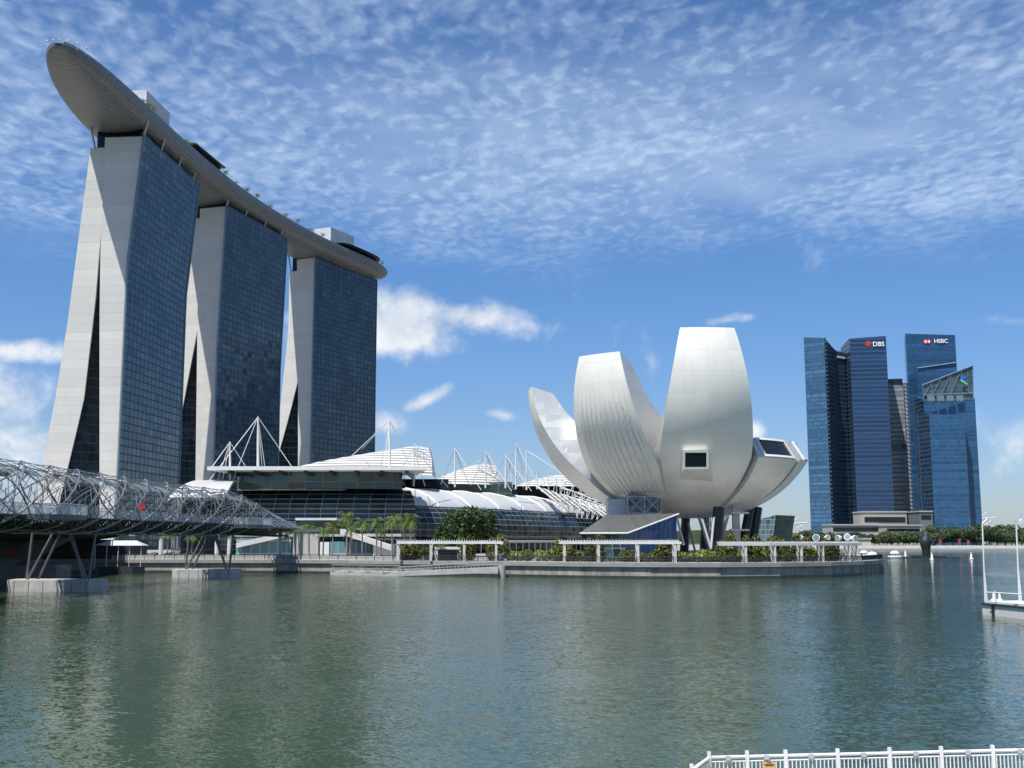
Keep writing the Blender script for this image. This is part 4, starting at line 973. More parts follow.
# red banners among the far trees
for i, (px, py) in enumerate(((939.5, 541.5), (958.5, 541), (967.5, 541.8))):
    p = W(px, py, 911); root = thing('banner', ['red banner left of the other two beneath the far trees', 'tall red banner in the middle beneath the far trees', 'small red banner farthest right beneath the far trees'][i], 'banner', (p.x, p.y, 2.6), 'red banners on the far shore')
    m = MB(); m.tube([(p.x, p.y, 2.6), (p.x, p.y, p.z+2)], .1, 5); m.build('pole', MAT['steel'], root)
    m = MB(); hh = 2.6 if i == 1 else 1.9; m.box((p.x+.9, p.y-.05, p.z-hh*.7), (1.5, .08, hh*1.4)); m.build('flag', MAT['red'], root)
# harbour cranes in the haze at the right
for i, px in enumerate((990, 801)):
    Y = 1500; p = G(px, Y, 3); root = thing('lattice_crane', ['pale lattice crane beyond the trees right of the rightmost tower', 'pale lattice crane beyond the trees left of the leftmost tower'][i], 'crane', tuple(p))
    m = MB(); hs = ZY(519 if i == 0 else 524, Y)
    for sx in (-7, 7):
        m.tube([(p.x+sx, Y, 3), (p.x+sx*.6, Y, hs)], .7, 5); m.tube([(p.x+sx, Y+10, 3), (p.x+sx*.6, Y+10, hs)], .7, 5)
    for k in range(4):
        z0, z1 = 3+(hs-3)*k/4, 3+(hs-3)*(k+1)/4; m.tube([(p.x-6, Y, z0), (p.x+6, Y, z1)], .45, 4); m.tube([(p.x+6, Y, z0), (p.x-6, Y, z1)], .45, 4)
    m.build('frame', MAT['grey_box'], root)
    m = MB(); m.tube([(p.x-16, Y, hs), (p.x+10, Y, hs+2)], .8, 5); m.tube([(p.x, Y, hs), (p.x, Y, hs+10)], .6, 5); m.tube([(p.x, Y, hs+10), (p.x-16, Y, hs)], .3, 4); m.build('jib', MAT['grey_box'], root)

# ================================================================ NEARER PLANTING
tree('rain_tree', 'broad dark tree in front of the curved glass mall wing', tuple(G(474, 285, ZG)), 12.6, 15.5, MAT['leaf'], 5200, .42, None, 21, 13, .22)
tree('rain_tree', 'lower dark tree beside the broad one before the mall wing', tuple(G(455, 282, ZG)), 9.2, 9.5, MAT['leaf'], 2600, .38, None, 22, 10, .25)
def palm(seed, h):
    rng = random.Random(seed); root = thing('palm_tree', 'palm', 'palm', (0, 0, 0), 'palms in front of the mall')
    m = MB(); lean = rng.uniform(-.25, .25); m.tube([(0, 0, 0), (lean*.4, 0, h*.5), (lean, 0, h)], [.22, .15, .12], 7); m.build('trunk', MAT['palm_bark'], root)
    m = MB()
    for k in range(17):
        a = k*2.4+rng.uniform(-.2, .2); el0 = rng.uniform(-.1, 1.25); L = rng.uniform(2.0, 2.7); prev = Vector((lean, 0, h)); dirv = Vector((cos(a)*cos(el0), sin(a)*cos(el0), sin(el0)))
        side = Vector((-sin(a), cos(a), 0)); pts = [prev]; seg = 7
        for s_ in range(seg):
            dirv = (dirv+Vector((0, 0, -.27))).normalized(); prev = prev+dirv*(L/seg); pts.append(prev)
        for s_ in range(1, seg+1):
            w = .62*sin(pi*min(.95, (s_+.4)/(seg+.8)))+.1; p0, p1 = pts[s_-1], pts[s_]
            for sg in (1, -1):
                for q in (0, .5):
                    b0 = p0.lerp(p1, q); b1 = p0.lerp(p1, q+.33); tip = b0+side*sg*w+(p1-p0)*.9+Vector((0, 0, -.38*w-rng.uniform(0, .15)))
                    m.face([b0, b1, tip])
            m.face([p0-side*.04, p0+side*.04, p1+side*.03, p1-side*.03])
    m.build('crown', MAT['leaf_palm'], root); return root
pp = [palm(s_, h_) for s_, h_ in ((31, 6.0), (32, 6.0), (33, 6.0))]
spots = [(299, 532, 268, 'short palm at the end of the helical bridge'), (309, 530.5, 266, 'leaning-crowned palm second along from the bridge end'), (323, 533, 262, 'low palm before the grey shop wall'), (332, 528.5, 266, 'palm beside the dark shop doorway'),
         (346.5, 520, 262, 'tallest palm in the row, before the curved glass facade'), (350, 531, 270, 'small palm tucked beneath the tallest palm'), (362, 526, 264, 'palm in the middle of the row by the stair'), (376, 524.5, 262, 'palm over the lower end of the stair'),
         (381, 533, 268, 'small palm under its taller neighbour by the stair'), (392, 523.5, 258, 'palm left of the last close pair'), (404, 523.5, 258, 'left palm of the close pair by the pergola'), (410.5, 522, 256, 'right palm of the close pair by the pergola'),
         (167, 535, 262, 'palm seen under the middle of the helical bridge'), (191, 538, 262, 'palm seen under the helical bridge near its pier')]
for i, (px, pyt, Y, lab) in enumerate(spots):
    p = G(px, Y, ZG); h_ = (ZY(pyt, Y)-ZG)*1.08; s_ = h_/6.0; xy = 1.0 if h_ < 6 else 1.15
    if i < 3: o = pp[i]; o.location = p; o.scale = (xy, xy, s_); o['label'] = lab
    else: dup(pp[i % 3], p, i*1.3, (xy, xy, s_), lab)
for k in range(15):
    s__ = (64, 70, 76, 114, 119, 165, 178, 192, 205, 221, 240, 255, 270, 285, 362)[k]; p_, h__ = spine(s__); q__ = Vector((cos(h__), -sin(h__), 0))
    c__ = p_+q__*(halfw(s__)-3.2); o = dup(pp[k % 3], (c__.x, c__.y, rim(s__)), k*1.1, (1.1, 1.1, .62+.12*(k % 3)), 'small palm on the ship-shaped rooftop deck'); o['group'] = 'palms on the rooftop deck'
def hedge(label, pts, w, h, mat, n, size, seed, name='hedge', cat='hedge', group=None):
    rng = random.Random(seed); c = sum((Vector(p) for p in pts), Vector())/len(pts); root = thing(name, label, cat, (c.x, c.y, ZG), group)
    bl = []; m = MB()
    for a, b2 in zip(pts[:-1], pts[1:]):
        a, b2 = Vector(a), Vector(b2); k = max(1, int((b2-a).length/(w*.55)))
        for i in range(k+1):
            p = a.lerp(b2, i/k); hh = h*rng.uniform(.8, 1.12); bl.append((p+Vector((0, rng.uniform(-.2, .2), hh*.5)), (w*.6, w*.55, hh*.55)))
            m.tube([p, p+Vector((0, 0, hh*.8))], .05, 4)
    m.build('stems', MAT['bark'], root); m = MB(); leafcloud(m, bl, n, size, rng, 1.0); m.build('foliage', mat, root); return root
HG = 'hedges behind the promenade pergolas'
hd = lambda px0, px1, Y0, Y1: [G(px0, Y0, ZG), G(px1, Y1, ZG)]
hedge('bright yellow-green hedge in the gap between the first two pergolas', hd(511, 528, 229, 228), 2.2, 2.2, MAT['leaf_hedge'], 900, .26, 41, group=HG)
hedge('long bright hedge left of the second pergola', hd(540, 560, 227, 225), 2.2, 2.3, MAT['leaf_hedge'], 900, .26, 42, group=HG)
hedge('mixed hedge behind the left half of the second pergola', hd(563, 600, 225, 222), 2.2, 2.2, MAT['leaf_red'], 1300, .26, 43, group=HG)
hedge('reddish flowering hedge below the blue glass flank', hd(624, 672, 219, 216), 2.2, 2.2, MAT['leaf_red'], 1700, .26, 44, group=HG)
hedge('clipped yellow-green hedge right of the second pergola', hd(676, 690, 219, 218), 2.2, 2.2, MAT['leaf_hedge'], 800, .25, 45, group=HG)
hedge('clipped bright hedge under the bowl of the lotus museum', hd(703, 728, 219, 219), 2.2, 2.2, MAT['leaf_hedge'], 1000, .25, 46, group=HG)
hedge('low dark hedge line along the promenade under the museum', hd(684, 760, 214, 213), 1.4, 1.1, MAT['leaf'], 1600, .2, 47, group=HG)
hedge('green hedge behind the left half of the third pergola', hd(738, 775, 219, 221), 2.2, 2.3, MAT['leaf_hedge'], 1500, .26, 48, group=HG)
hedge('red-flecked hedge behind the right half of the third pergola', hd(785, 812, 222, 225), 2.2, 2.6, MAT['leaf_red'], 1400, .26, 49, group=HG)
hedge('green hedge at the right end of the third pergola', hd(816, 836, 226, 230), 2.2, 2.3, MAT['leaf_hedge'], 1000, .26, 50, group=HG)
hedge('shaded hedge behind the first pergola', hd(405, 470, 236, 231), 2.2, 2.4, MAT['leaf'], 1800, .26, 51, group=HG)
VG = 'climber-covered posts rising through the pergolas'
for i, (px, Y, lab) in enumerate(((408, 233, 'bushy climber on the left end of the first pergola'), (438, 231, 'small climber in the middle of the first pergola'), (466, 229, 'small climber right of the white kiosk'), (497, 227, 'broad climber on the right end of the first pergola'),
        (564, 221, 'climber on the left end of the second pergola'), (594, 219, 'climber in the middle of the second pergola'), (666, 214, 'dark climber on the right end of the second pergola'), (727, 214, 'climber on the left end of the third pergola'),
        (752, 216, 'climber second along the third pergola'), (778, 217, 'broad orange-tipped climber in the middle of the third pergola'), (802, 219, 'climber under the second floodlight'), (830, 223, 'climber under the right-hand floodlights'))):
    p = G(px, Y+1.5, ZG); w = 2.6 if i in (0, 3, 9) else 2.0
    hedge(lab, [p-Vector((.9, 0, 0)), p+Vector((.9, 0, 0))], w, 4.9 if i not in (1, 2, 4) else 4.5, MAT['leaf_red'], 900, .27, 60+i, 'climbing_plant', 'climber', VG)
hedge('dark shrubs between the mall shops and the helical bridge', hd(150, 200, 258, 256), 2.0, 1.3, MAT['leaf'], 700, .3, 80, 'shrub_bed', 'shrubs')

# ================================================================ PROMENADE FURNITURE
PG = 'white pergolas along the promenade'
def pergola(label, pts, posts, zr):
    """pts: plan points of the roof's front edge; posts: pixel columns"""
    root = thing('pergola', label, 'pergola', (pts[len(pts)//2][0], pts[len(pts)//2][1], ZG), PG)
    m = MB(); F_ = [Vector(p+(zr,)) for p in pts]; dep = Vector((0, 3.2, 0))
    for a, c in zip(F_[:-1], F_[1:]):
        m.hexa([a, c, c+Vector((0, .25, 0)), a+Vector((0, .25, 0)), a+Vector((0, 0, .45)), c+Vector((0, 0, .45)), c+Vector((0, .25, .45)), a+Vector((0, .25, .45))])
        m.hexa([a+dep, c+dep, c+dep+Vector((0, .25, 0)), a+dep+Vector((0, .25, 0)), a+dep+Vector((0, 0, .45)), c+dep+Vector((0, 0, .45)), c+dep+Vector((0, .25, .45)), a+dep+Vector((0, .25, .45))])
    m.build('beam', MAT['white'], root)
    m = MB(); k = 0
    for a, c in zip(F_[:-1], F_[1:]):
        nsl = int((c-a).length/.55)
        for i in range(nsl): p = a.lerp(c, i/nsl); m.box((p.x, p.y+1.75, zr+.46), (.16, 3.0, .3))
    m.build('slats', MAT['white'], root)
    for px in posts:
        # a pair of slim posts front and rear
        def at(px):
            u = (px-512)/F/cp
            for a, c in zip(F_[:-1], F_[1:]):
                den = (c.x-a.x)-u*(c.y-a.y); t = (u*a.y-a.x)/den
                if -.02 <= t <= 1.02: return a.lerp(c, t)
            return F_[0] if px < 600 else F_[-1]
        p = at(px); m = MB(); m.box((p.x, p.y+.3, ZG), (.46, .4, zr-ZG-.002)); m.build('post', MAT['conc_light'], root)
        m = MB(); m.box((p.x, p.y+3.0, ZG), (.4, .4, zr-ZG-.002)); m.build('post', MAT['conc_light'], root)
gxy = lambda px, Y: tuple(G(px, Y, ZG).xy)
pergola('white slatted pergola nearest the mall, with a small kiosk beneath it', [gxy(396.5, 229), gxy(503, 221.5)], (400, 432.5, 465, 496.5), 6.35)
pergola('white slatted pergola in front of the blue glass entrance pavilion', [gxy(559.5, 214.5), gxy(682, 207.5)], (563.5, 597, 635.5, 672), 6.35)
pergola('long white curved pergola at the tip of the promenade, floodlights behind it', [gxy(721, 207.5), gxy(770, 209.5), gxy(815, 215), gxy(862, 226)], (741, 769.5, 795.5, 816.5, 842.5, 850), 6.05)
kiosk = thing('kiosk', 'small white-framed kiosk with a dark opening under the first pergola', 'kiosk', tuple(G(448, 231, ZG)))
m = MB(); p = G(448, 231, ZG)
for sx in (-2.4, 2.4): m.box((p.x+sx, p.y, ZG), (.7, 2.4, 2.3))
m.box((p.x, p.y, ZG+2.3), (5.6, 2.6, .5)); m.build('frame', MAT['white'], kiosk)
m = MB(); m.box((p.x, p.y+.5, ZG), (4.0, 1.2, 2.28)); m.build('opening', MAT['glass_dark'], kiosk)
FG = 'white floodlight housings above the third pergola'
fl = None
for i, (px, py, sz, lab) in enumerate(((801.5, 540, .9, 'leftmost white floodlight above the third pergola'), (816.5, 540, 1.25, 'large white floodlight second from the left above the pergola'), (826.5, 540.2, .95, 'small white floodlight in the middle of the row'),
        (839, 540, 1.0, 'white floodlight left of the last close pair'), (847.5, 540.2, 1.15, 'left white floodlight of the close pair at the pergola end'), (853.5, 540.6, 1.1, 'right white floodlight of the close pair at the pergola end'))):
    p = W(px, py-2.0, 227+i*1.2); zb = 6.6
    root = thing('floodlight', lab, 'floodlight', (p.x, p.y, 2.9), FG)
    m = MB(); m.tube([(p.x, p.y, 2.9), (p.x, p.y, p.z-sz*.5)], .11, 6); m.build('pole', MAT['white'], root)
    m = MB(); aim = Vector((-.75+.5*(i % 3), -.62, .28-.22*(i % 2))).normalized(); s = sz*.62; c0 = Vector((p.x, p.y, p.z))
    m.tube([c0-aim*s*.95, c0-aim*s*.5, c0+aim*s*.7, c0+aim*s], [s*.55, s*.82, s*.95, s*.95], 14); hb_ = m.build('lamp_housing', MAT['sign_white'], root)
    m = MB(); m.tube([c0+aim*s*1.005, c0+aim*s*1.03], [s*.82, s*.82], 14); m.build('lens', MAT['fin'], hb_)
# promenade railing: rails with posts of its own
rail = thing('promenade_railing', 'grey metal railing along the whole edge of the promenade', 'railing', edge[9]+(ZG,))
re_ = offset(edge, .2); seg = re_[2:17]
tops = [Vector(p+(ZG+1.1,)) for p in seg]
for zz in (1.1, .62, .2):
    m = MB(); m.tube([Vector(p+(ZG+zz,)) for p in seg], .05 if zz == 1.1 else .025, 5); m.build('rail', MAT['steel_dark'], rail)
tot = [0]
for a, c in zip(seg[:-1], seg[1:]): tot.append(tot[-1]+(Vector(c)-Vector(a)).length)
def along(L):
    for i in range(len(seg)-1):
        if tot[i] <= L <= tot[i+1]: return Vector(seg[i]).lerp(Vector(seg[i+1]), (L-tot[i])/(tot[i+1]-tot[i]))
    return Vector(seg[-1])
p = along(0); m = MB(); m.box((p.x, p.y, ZG), (.1, .1, 1.12)); pr = m.build('post', MAT['steel_dark'], rail); p0 = p
npost = 96
for k in range(1, npost):
    q = along(tot[-1]*k/npost); c = pr.copy(); COL.objects.link(c); c.parent = rail; c.location = pr.location+Vector((q.x-p0.x, q.y-p0.y, 0))
m = MB()
for k in range(int(tot[-1]/.3)):
    q = along(.3*k); m.face([(q.x-.045, q.y, ZG+.2), (q.x+.045, q.y, ZG+.2), (q.x+.045, q.y, ZG+1.08), (q.x-.045, q.y, ZG+1.08)])
m.build('balusters', MAT['steel_dark'], rail)
# concrete fenders and ribs on the wall under the lip
m = MB()
for k in range(60):
    q = along(tot[-1]*(k+.4)/60); c = Vector((AX.x, 262)); 
    m.box((q.x, q.y+.75, -1), (.9, .7, 2.7))
m.build('wall_ribs', MAT['conc_dark'], sw)
m = MB(); m.prism(offset(edge, .25), -1.5, .5); m.build('tide_band', plain('wet_tide_band', (.035, .04, .035), .5, 0, .4, .6), sw)
# bright low parapet on the old quay at the left
qy = thing('quay_parapet', 'pale stone parapet on top of the old quay wall left of the jetty', 'parapet', gxy(220, 245)+(ZG,))
pts = [G(px, Y, ZG) for px, Y in ((112, 247.2), (180, 245.8), (272, 243.8), (330, 238.8), (392, 232.2))]
m = MB()
for a, c in zip(pts[:-1], pts[1:]): m.hexa([a, c, c+Vector((0, .9, 0)), a+Vector((0, .9, 0)), a+Vector((0, 0, .85)), c+Vector((0, 0, .85)), c+Vector((0, .9, .85)), a+Vector((0, .9, .85))])
m.build('wall', MAT['conc_light'], qy)
# jetty and its gangway
jet = thing('floating_jetty', 'low floating jetty with a white ramped gangway in front of the quay', 'jetty', gxy(410, 222)[:2]+(0,))
m = MB(); a, c = G(330, 230, 0), G(402, 222, 0); nj = Vector((-(c-a).y, (c-a).x, 0)).normalized()
m.hexa([a, c, c+nj*4, a+nj*4]+[q+Vector((0, 0, .8)) for q in (a, c, c+nj*4, a+nj*4)]); m.build('pontoon', MAT['conc'], jet)
m = MB(); a2, c2 = G(398, 221.5, 0), G(498, 213.8, 0)
m.hexa([a2, c2+Vector((0, 0, .9)), c2+Vector((0, 3, .9)), a2+Vector((0, 3, 0)), a2+Vector((0, 0, .75)), c2+Vector((0, 0, 2.0)), c2+Vector((0, 3, 2.0)), a2+Vector((0, 3, .75))]); m.build('gangway', MAT['conc'], jet)
m = MB()
def railing(a, c, h, n, off=0):
    a, c = Vector(a), Vector(c); m.tube([a+Vector((0, 0, h)), c+Vector((0, 0, h))], .09, 5); m.tube([a+Vector((0, 0, h*.5)), c+Vector((0, 0, h*.5))], .05, 4)
    for k in range(n+1): p = a.lerp(c, k/n); m.tube([p, p+Vector((0, 0, h))], .06, 4)
    for k in range(n): m.tube([a.lerp(c, k/n), a.lerp(c, (k+1)/n)+Vector((0, 0, h))], .045, 4)
railing(a2+Vector((0, .1, .75)), c2+Vector((0, .1, 2.0)), 1.0, 26); railing(G(332, 229.7, .8), G(400, 221.9, .8), 1.25, 4); m.build('handrail', MAT['steel'], jet)
m = MB(); p = G(502, 218.4, 0)
m.tube([(p.x, p.y-1.4, -2), (p.x, p.y-1.4, 2.2)], .75, 12); m.build('mooring_pile', MAT['conc'], jet)

# ================================================================ ROAD BRIDGE BEHIND (its shaded underside)
MAT['conc_shade'] = plain('shade_black_concrete', (.035, .035, .036), .85, 0, .4, .4)  # base colour blackened to imitate the deep shade under the deck
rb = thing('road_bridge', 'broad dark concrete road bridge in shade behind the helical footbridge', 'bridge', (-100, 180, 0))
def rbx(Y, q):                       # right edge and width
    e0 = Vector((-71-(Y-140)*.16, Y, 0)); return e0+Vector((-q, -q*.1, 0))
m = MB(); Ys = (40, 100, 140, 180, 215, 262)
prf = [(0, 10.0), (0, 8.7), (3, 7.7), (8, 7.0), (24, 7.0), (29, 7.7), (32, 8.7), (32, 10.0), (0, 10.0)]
m.grid([[rbx(Y, q)+Vector((0, 0, z)) for q, z in prf] for Y in Ys], smooth=False, flip=True); m.build('deck', MAT['conc_shade'], rb)
m = MB()
for q in (0, 32): m.tube([rbx(Y, q)+Vector((0, 0, 10.9)) for Y in Ys], .12, 5)
m.build('parapet_rail', MAT['steel'], rb)
for Y in (205,):
    m = MB(); a = rbx(Y, 16); m.box((a.x, Y, -1), (30, 7, 3.6)); m.build('pile_cap', MAT['conc_dark'], rb)
    for q0, q1 in ((8, 3), (14, 19), (24, 29)):
        b0, t0 = rbx(Y, q0+3), rbx(Y, q1)
        m = MB(); m.hexa([b0+Vector((-2, -2, 2.5)), b0+Vector((2, -2, 2.5)), b0+Vector((2, 2, 2.5)), b0+Vector((-2, 2, 2.5)), t0+Vector((-3, -2, 7.4)), t0+Vector((3, -2, 7.4)), t0+Vector((3, 2, 7.4)), t0+Vector((-3, 2, 7.4))]); m.build('pier_leg', MAT['conc_dark'], rb)
m = MB(); a, c = rbx(252, -3), rbx(252, 60); m.prism([(c.x, 250), (a.x, 250), (a.x, 262), (c.x, 262)], -1, 7.2); m.build('abutment', MAT['conc_shade'], rb)
rs = thing('notice_board', 'small dark red notice on the shaded concrete behind the bridge pier', 'sign', tuple(W(10, 553, 203)))
m = MB(); p = W(10.5, 553, 200.6); m.box((p.x, p.y, p.z-1), (2.2, .2, 1.9)); m.build('board', plain('dull_red', (.22, .05, .04), .6), rs)

# ================================================================ HELICAL FOOTBRIDGE
hb = thing('helical_footbridge', 'stainless steel double-helix footbridge crossing from the left to the quay', 'footbridge', (-60, 160, 0))
ctl = [(-420, 82), (-240, 98), (-120, 112), (-40, 124), (0, 134), (57, 150), (110, 168), (160, 187), (207, 207), (250, 226), (285, 243)]
cpts = [Vector(((px-512)/F*Y, Y, 0)) for px, Y in ctl]
def cat(P, t):
    i = min(int(t), len(P)-2); f = t-i; p0, p1, p2_, p3 = P[max(i-1, 0)], P[i], P[i+1], P[min(i+2, len(P)-1)]
    return .5*((2*p1)+(p2_-p0)*f+(2*p0-5*p1+4*p2_-p3)*f*f+(3*p1-p0-3*p2_+p3)*f**3)
dense = [cat(cpts, i*(len(cpts)-1)/600) for i in range(601)]
al = [0]
for a, c in zip(dense[:-1], dense[1:]): al.append(al[-1]+(c-a).length)
BL = al[-1]
import bisect
def bpos(L):
    L = max(0, min(BL-1e-4, L)); i = bisect.bisect_right(al, L)-1; f = (L-al[i])/(al[i+1]-al[i]); p = dense[i].lerp(dense[i+1], f); t = (dense[min(i+4, 600)]-dense[max(i-4, 0)]).normalized(); return p, t
L0 = al[int(600*2/10)]
Lend = BL
ZC = lambda L: 12.45-.2*((L-L0)/(BL-L0)-.3)
def rad(L, r): 
    q = (BL-6-L)/22.
    return r*max(.12, min(1, .25+.75*max(0, q)**.7)) if q < 1 else r
def hp(L, th, r):
    p, t = bpos(L); nn = Vector((t.y, -t.x, 0)); r_ = rad(L, r)
    return p+nn*(r_*sin(th))+Vector((0, 0, ZC(L)+r_*cos(th)-.4*(r-r_)))
PITCH_H = 50.0
MAT['cap_conc'] = plain('pier_cap_concrete', (.40, .395, .37), .85, 0, .25, .7, .3, .3)
MAT['leg_steel'] = plain('shade_grey_steel', (.13, .135, .14), .4, .3, .25, .8)  # leg steel set darker, carrying the shade below the footbridge in its colour
MAT['steel_mid'] = plain('brushed_steel', (.28, .285, .29), .32, .6, .2, .8)
# the inner spiral seems to stop short at the quay end
def helix(r, n, sgn, pitch, tr, name, mat, ph0=0, segs=150):
    for k in range(n):
        m = MB(); pts = []
        for i in range(segs+1):
            L = L0+(Lend-8-L0)*i/segs; pts.append(hp(L, sgn*2*pi*(L-L0)/pitch+2*pi*k/n+ph0, r))
        m.tube(pts, tr, 6); m.build(name, mat, hb)
helix(4.5, 6, -1, PITCH_H, .11, 'outer_tube', MAT['steel_mid'], .35)
helix(3.8, 5, 1, PITCH_H*.92, .085, 'inner_tube', MAT['steel_mid'], .1)
# slender struts tying the two spirals
m = MB(); rng = random.Random(3); step = 8.35/4
nst = int((Lend-10-L0)/step)
for i in range(nst):
    L = L0+i*step
    for k in range(6):
        th = -2*pi*(L-L0)/PITCH_H+2*pi*k/6+.35
        a = hp(L, th, 4.5)
        b1 = hp(L+step*1.1, th-.62, 3.8); b2 = hp(L-step*.9, th+.55, 3.8)
        m.tube([a, b1], .05, 4, False); m.tube([a, b2], .05, 4, False)
        c1 = hp(L+step*2, th-2*pi*step*2/PITCH_H+2*pi/6, 4.5); m.tube([a, c1], .04, 4, False)
m.build('tie_rods', MAT['steel_mid'], hb)
for i in range(int((Lend-10-L0)/8.35)):                        # hoops where the top tubes peak
    L = L0+i*8.35+1.0; m = MB()
    m.tube([hp(L, a*2*pi/20, 3.85) for a in range(21)], .08, 5, False); m.build('hoop', MAT['steel_mid'], hb)
# walking deck, edge beams, glass balustrade and canopy panels
ZDK = lambda L: 10.2-.5*max(0, (L-(BL-40))/40)
def strip(m, o0, o1, z0, z1, Ls, flip=False):
    rows = []
    for L in Ls: p, t = bpos(L); nn = Vector((t.y, -t.x, 0)); rows.append([p+nn*o0+Vector((0, 0, ZDK(L)+z0)), p+nn*o1+Vector((0, 0, ZDK(L)+z1))])
    m.grid(rows, smooth=False, flip=flip)
LsD = [L0+(BL-L0)*i/70 for i in range(71)]
m = MB(); strip(m, -2.7, 2.7, 0, 0, LsD); strip(m, -2.7, 2.7, -.3, -.3, LsD, True); strip(m, 2.7, 2.7, -.3, 0, LsD); strip(m, -2.7, -2.7, 0, -.3, LsD); m.build('walkway', MAT['hull_rim'], hb)
m = MB()
for o_ in (-3.25, 3.25, -1.2, 1.2):
    pts = []
    for L in LsD: p, t = bpos(L); nn = Vector((t.y, -t.x, 0)); pts.append(p+nn*o_*(1 if abs(o_) > 2 else 1)+Vector((0, 0, ZDK(L)-(.2 if abs(o_) > 2 else 1.75))))
    m.tube(pts, .16 if abs(o_) > 2 else .2, 5)
for i in range(len(LsD)*2-2):
    L = L0+(BL-L0)*i/(len(LsD)*2-2); p, t = bpos(L); nn = Vector((t.y, -t.x, 0)); p2_, t2_ = bpos(L+1.2); n2 = Vector((t2_.y, -t2_.x, 0))
    for sg in (-1, 1):
        m.tube([p+nn*3.2*sg+Vector((0, 0, ZDK(L)-.3)), p2_+n2*1.2*sg+Vector((0, 0, ZDK(L)-1.75))], .08, 4, False)
        m.tube([p2_+n2*1.2*sg+Vector((0, 0, ZDK(L)-1.75)), p+nn*3.2*sg*.4+Vector((0, 0, ZDK(L)-.3))], .06, 4, False)
    m.tube([p-nn*1.2+Vector((0, 0, ZDK(L)-1.75)), p2_+n2*1.2+Vector((0, 0, ZDK(L)-1.75))], .06, 4, False)
m.build('deck_truss', MAT['steel_dark'], hb)
m = MB(); strip(m, 3.0, 3.05, .12, 1.25, LsD); strip(m, -3.0, -3.05, .12, 1.25, LsD); m.build('glass_balustrade', MAT['clear'], hb)
for o_ in (3.03, -3.03):
    m = MB(); pts = []
    for L in LsD: p, t = bpos(L); nn = Vector((t.y, -t.x, 0)); pts.append(p+nn*o_+Vector((0, 0, ZDK(L)+1.3)))
    m.tube(pts, .05, 5); m.build('handrail', MAT['steel'], hb)
cpi = 0
for i in range(0, int((Lend-18-L0)/4.2)):
    if i % 5 in (3,): continue
    L = L0+i*4.2; m = MB(); rows = []
    for LL in (L, L+2, L+4.0): rows.append([hp(LL, a, 3.55) for a in (-.75+.2*(i % 2), -.35, .05, .42, .8)])
    m.grid(rows, flip=True); m.build('canopy_panel', MAT['clear'] if i % 3 else MAT['fin'], hb); cpi += 1
# viewing pods jutting over the water
for L, lab in ((None, 150), (None, 222)):
    Yt = lab; L = al[min(range(601), key=lambda i: abs(dense[i].y-(141 if Yt == 150 else 219)))]; p, t = bpos(L); nn = Vector((t.y, -t.x, 0)); z = ZDK(L)
    m = MB(); c = p+nn*3.2; n_ = 10
    P_ = [c+t*(-6.5)]+[c+t*(6.5*sin(-pi/2+pi*k/n_))+nn*(4.3*cos(-pi/2+pi*k/n_)) for k in range(1, n_)]+[c+t*6.5]
    m.face([q+Vector((0, 0, z+.02)) for q in P_]); m.face([q+Vector((0, 0, z-.6)) for q in reversed(P_)])
    m.grid([[q+Vector((0, 0, z-.6)) for q in P_], [q+Vector((0, 0, z+.02)) for q in P_]], smooth=False, flip=True)
    pd = m.build('viewing_pod', MAT['hull_rim'], hb)
    m = MB(); m.grid([[q+Vector((0, 0, z+.1)) for q in P_], [q+Vector((0, 0, z+1.25)) for q in P_]], smooth=False); m.build('glass_balustrade', MAT['clear'], pd)
    m = MB(); m.tube([q+Vector((0, 0, z+1.3)) for q in P_], .06, 5)
    for q in P_: m.tube([q+Vector((0, 0, z)), q+Vector((0, 0, z+1.3))], .04, 4)
    m.build('handrail', MAT['steel'], pd)
# fan of stays where the spiral opens at the quay
m = MB()
for k in range(7):
    a = hp(Lend-10, -1.2+k*.4, 4.4); p, t = bpos(BL-.5); nn = Vector((t.y, -t.x, 0)); m.tube([a, p+nn*(-3+k)+t*4+Vector((0, 0, ZDK(BL)+.1))], .07, 4)
m.build('end_stays', MAT['steel'], hb)
m = MB(); a = hp(Lend-14, .3, 4.2); b2 = hp(Lend-8, 1.1, 3.6); p, t = bpos(BL-1); nn = Vector((t.y, -t.x, 0)); m.face([a, b2, p+nn*2.6+Vector((0, 0, ZDK(BL)+.4))]); m.build('end_sail', MAT['white'], hb)
# landing abutment
p, t = bpos(BL); m = MB(); m.box((p.x+1.5, p.y+6, ZDK(BL)-.7), (6, 14, .6), rz=-.35); m.build('landing', MAT['conc'], hb)
for dx_, dy_ in ((-1, 2), (2.4, 9), (.5, 11)):
    m = MB(); m.tube([(p.x+dx_, p.y+dy_, ZG), (p.x+dx_, p.y+dy_, ZDK(BL)-.7)], .4, 8); m.build('landing_column', MAT['conc'], hb)
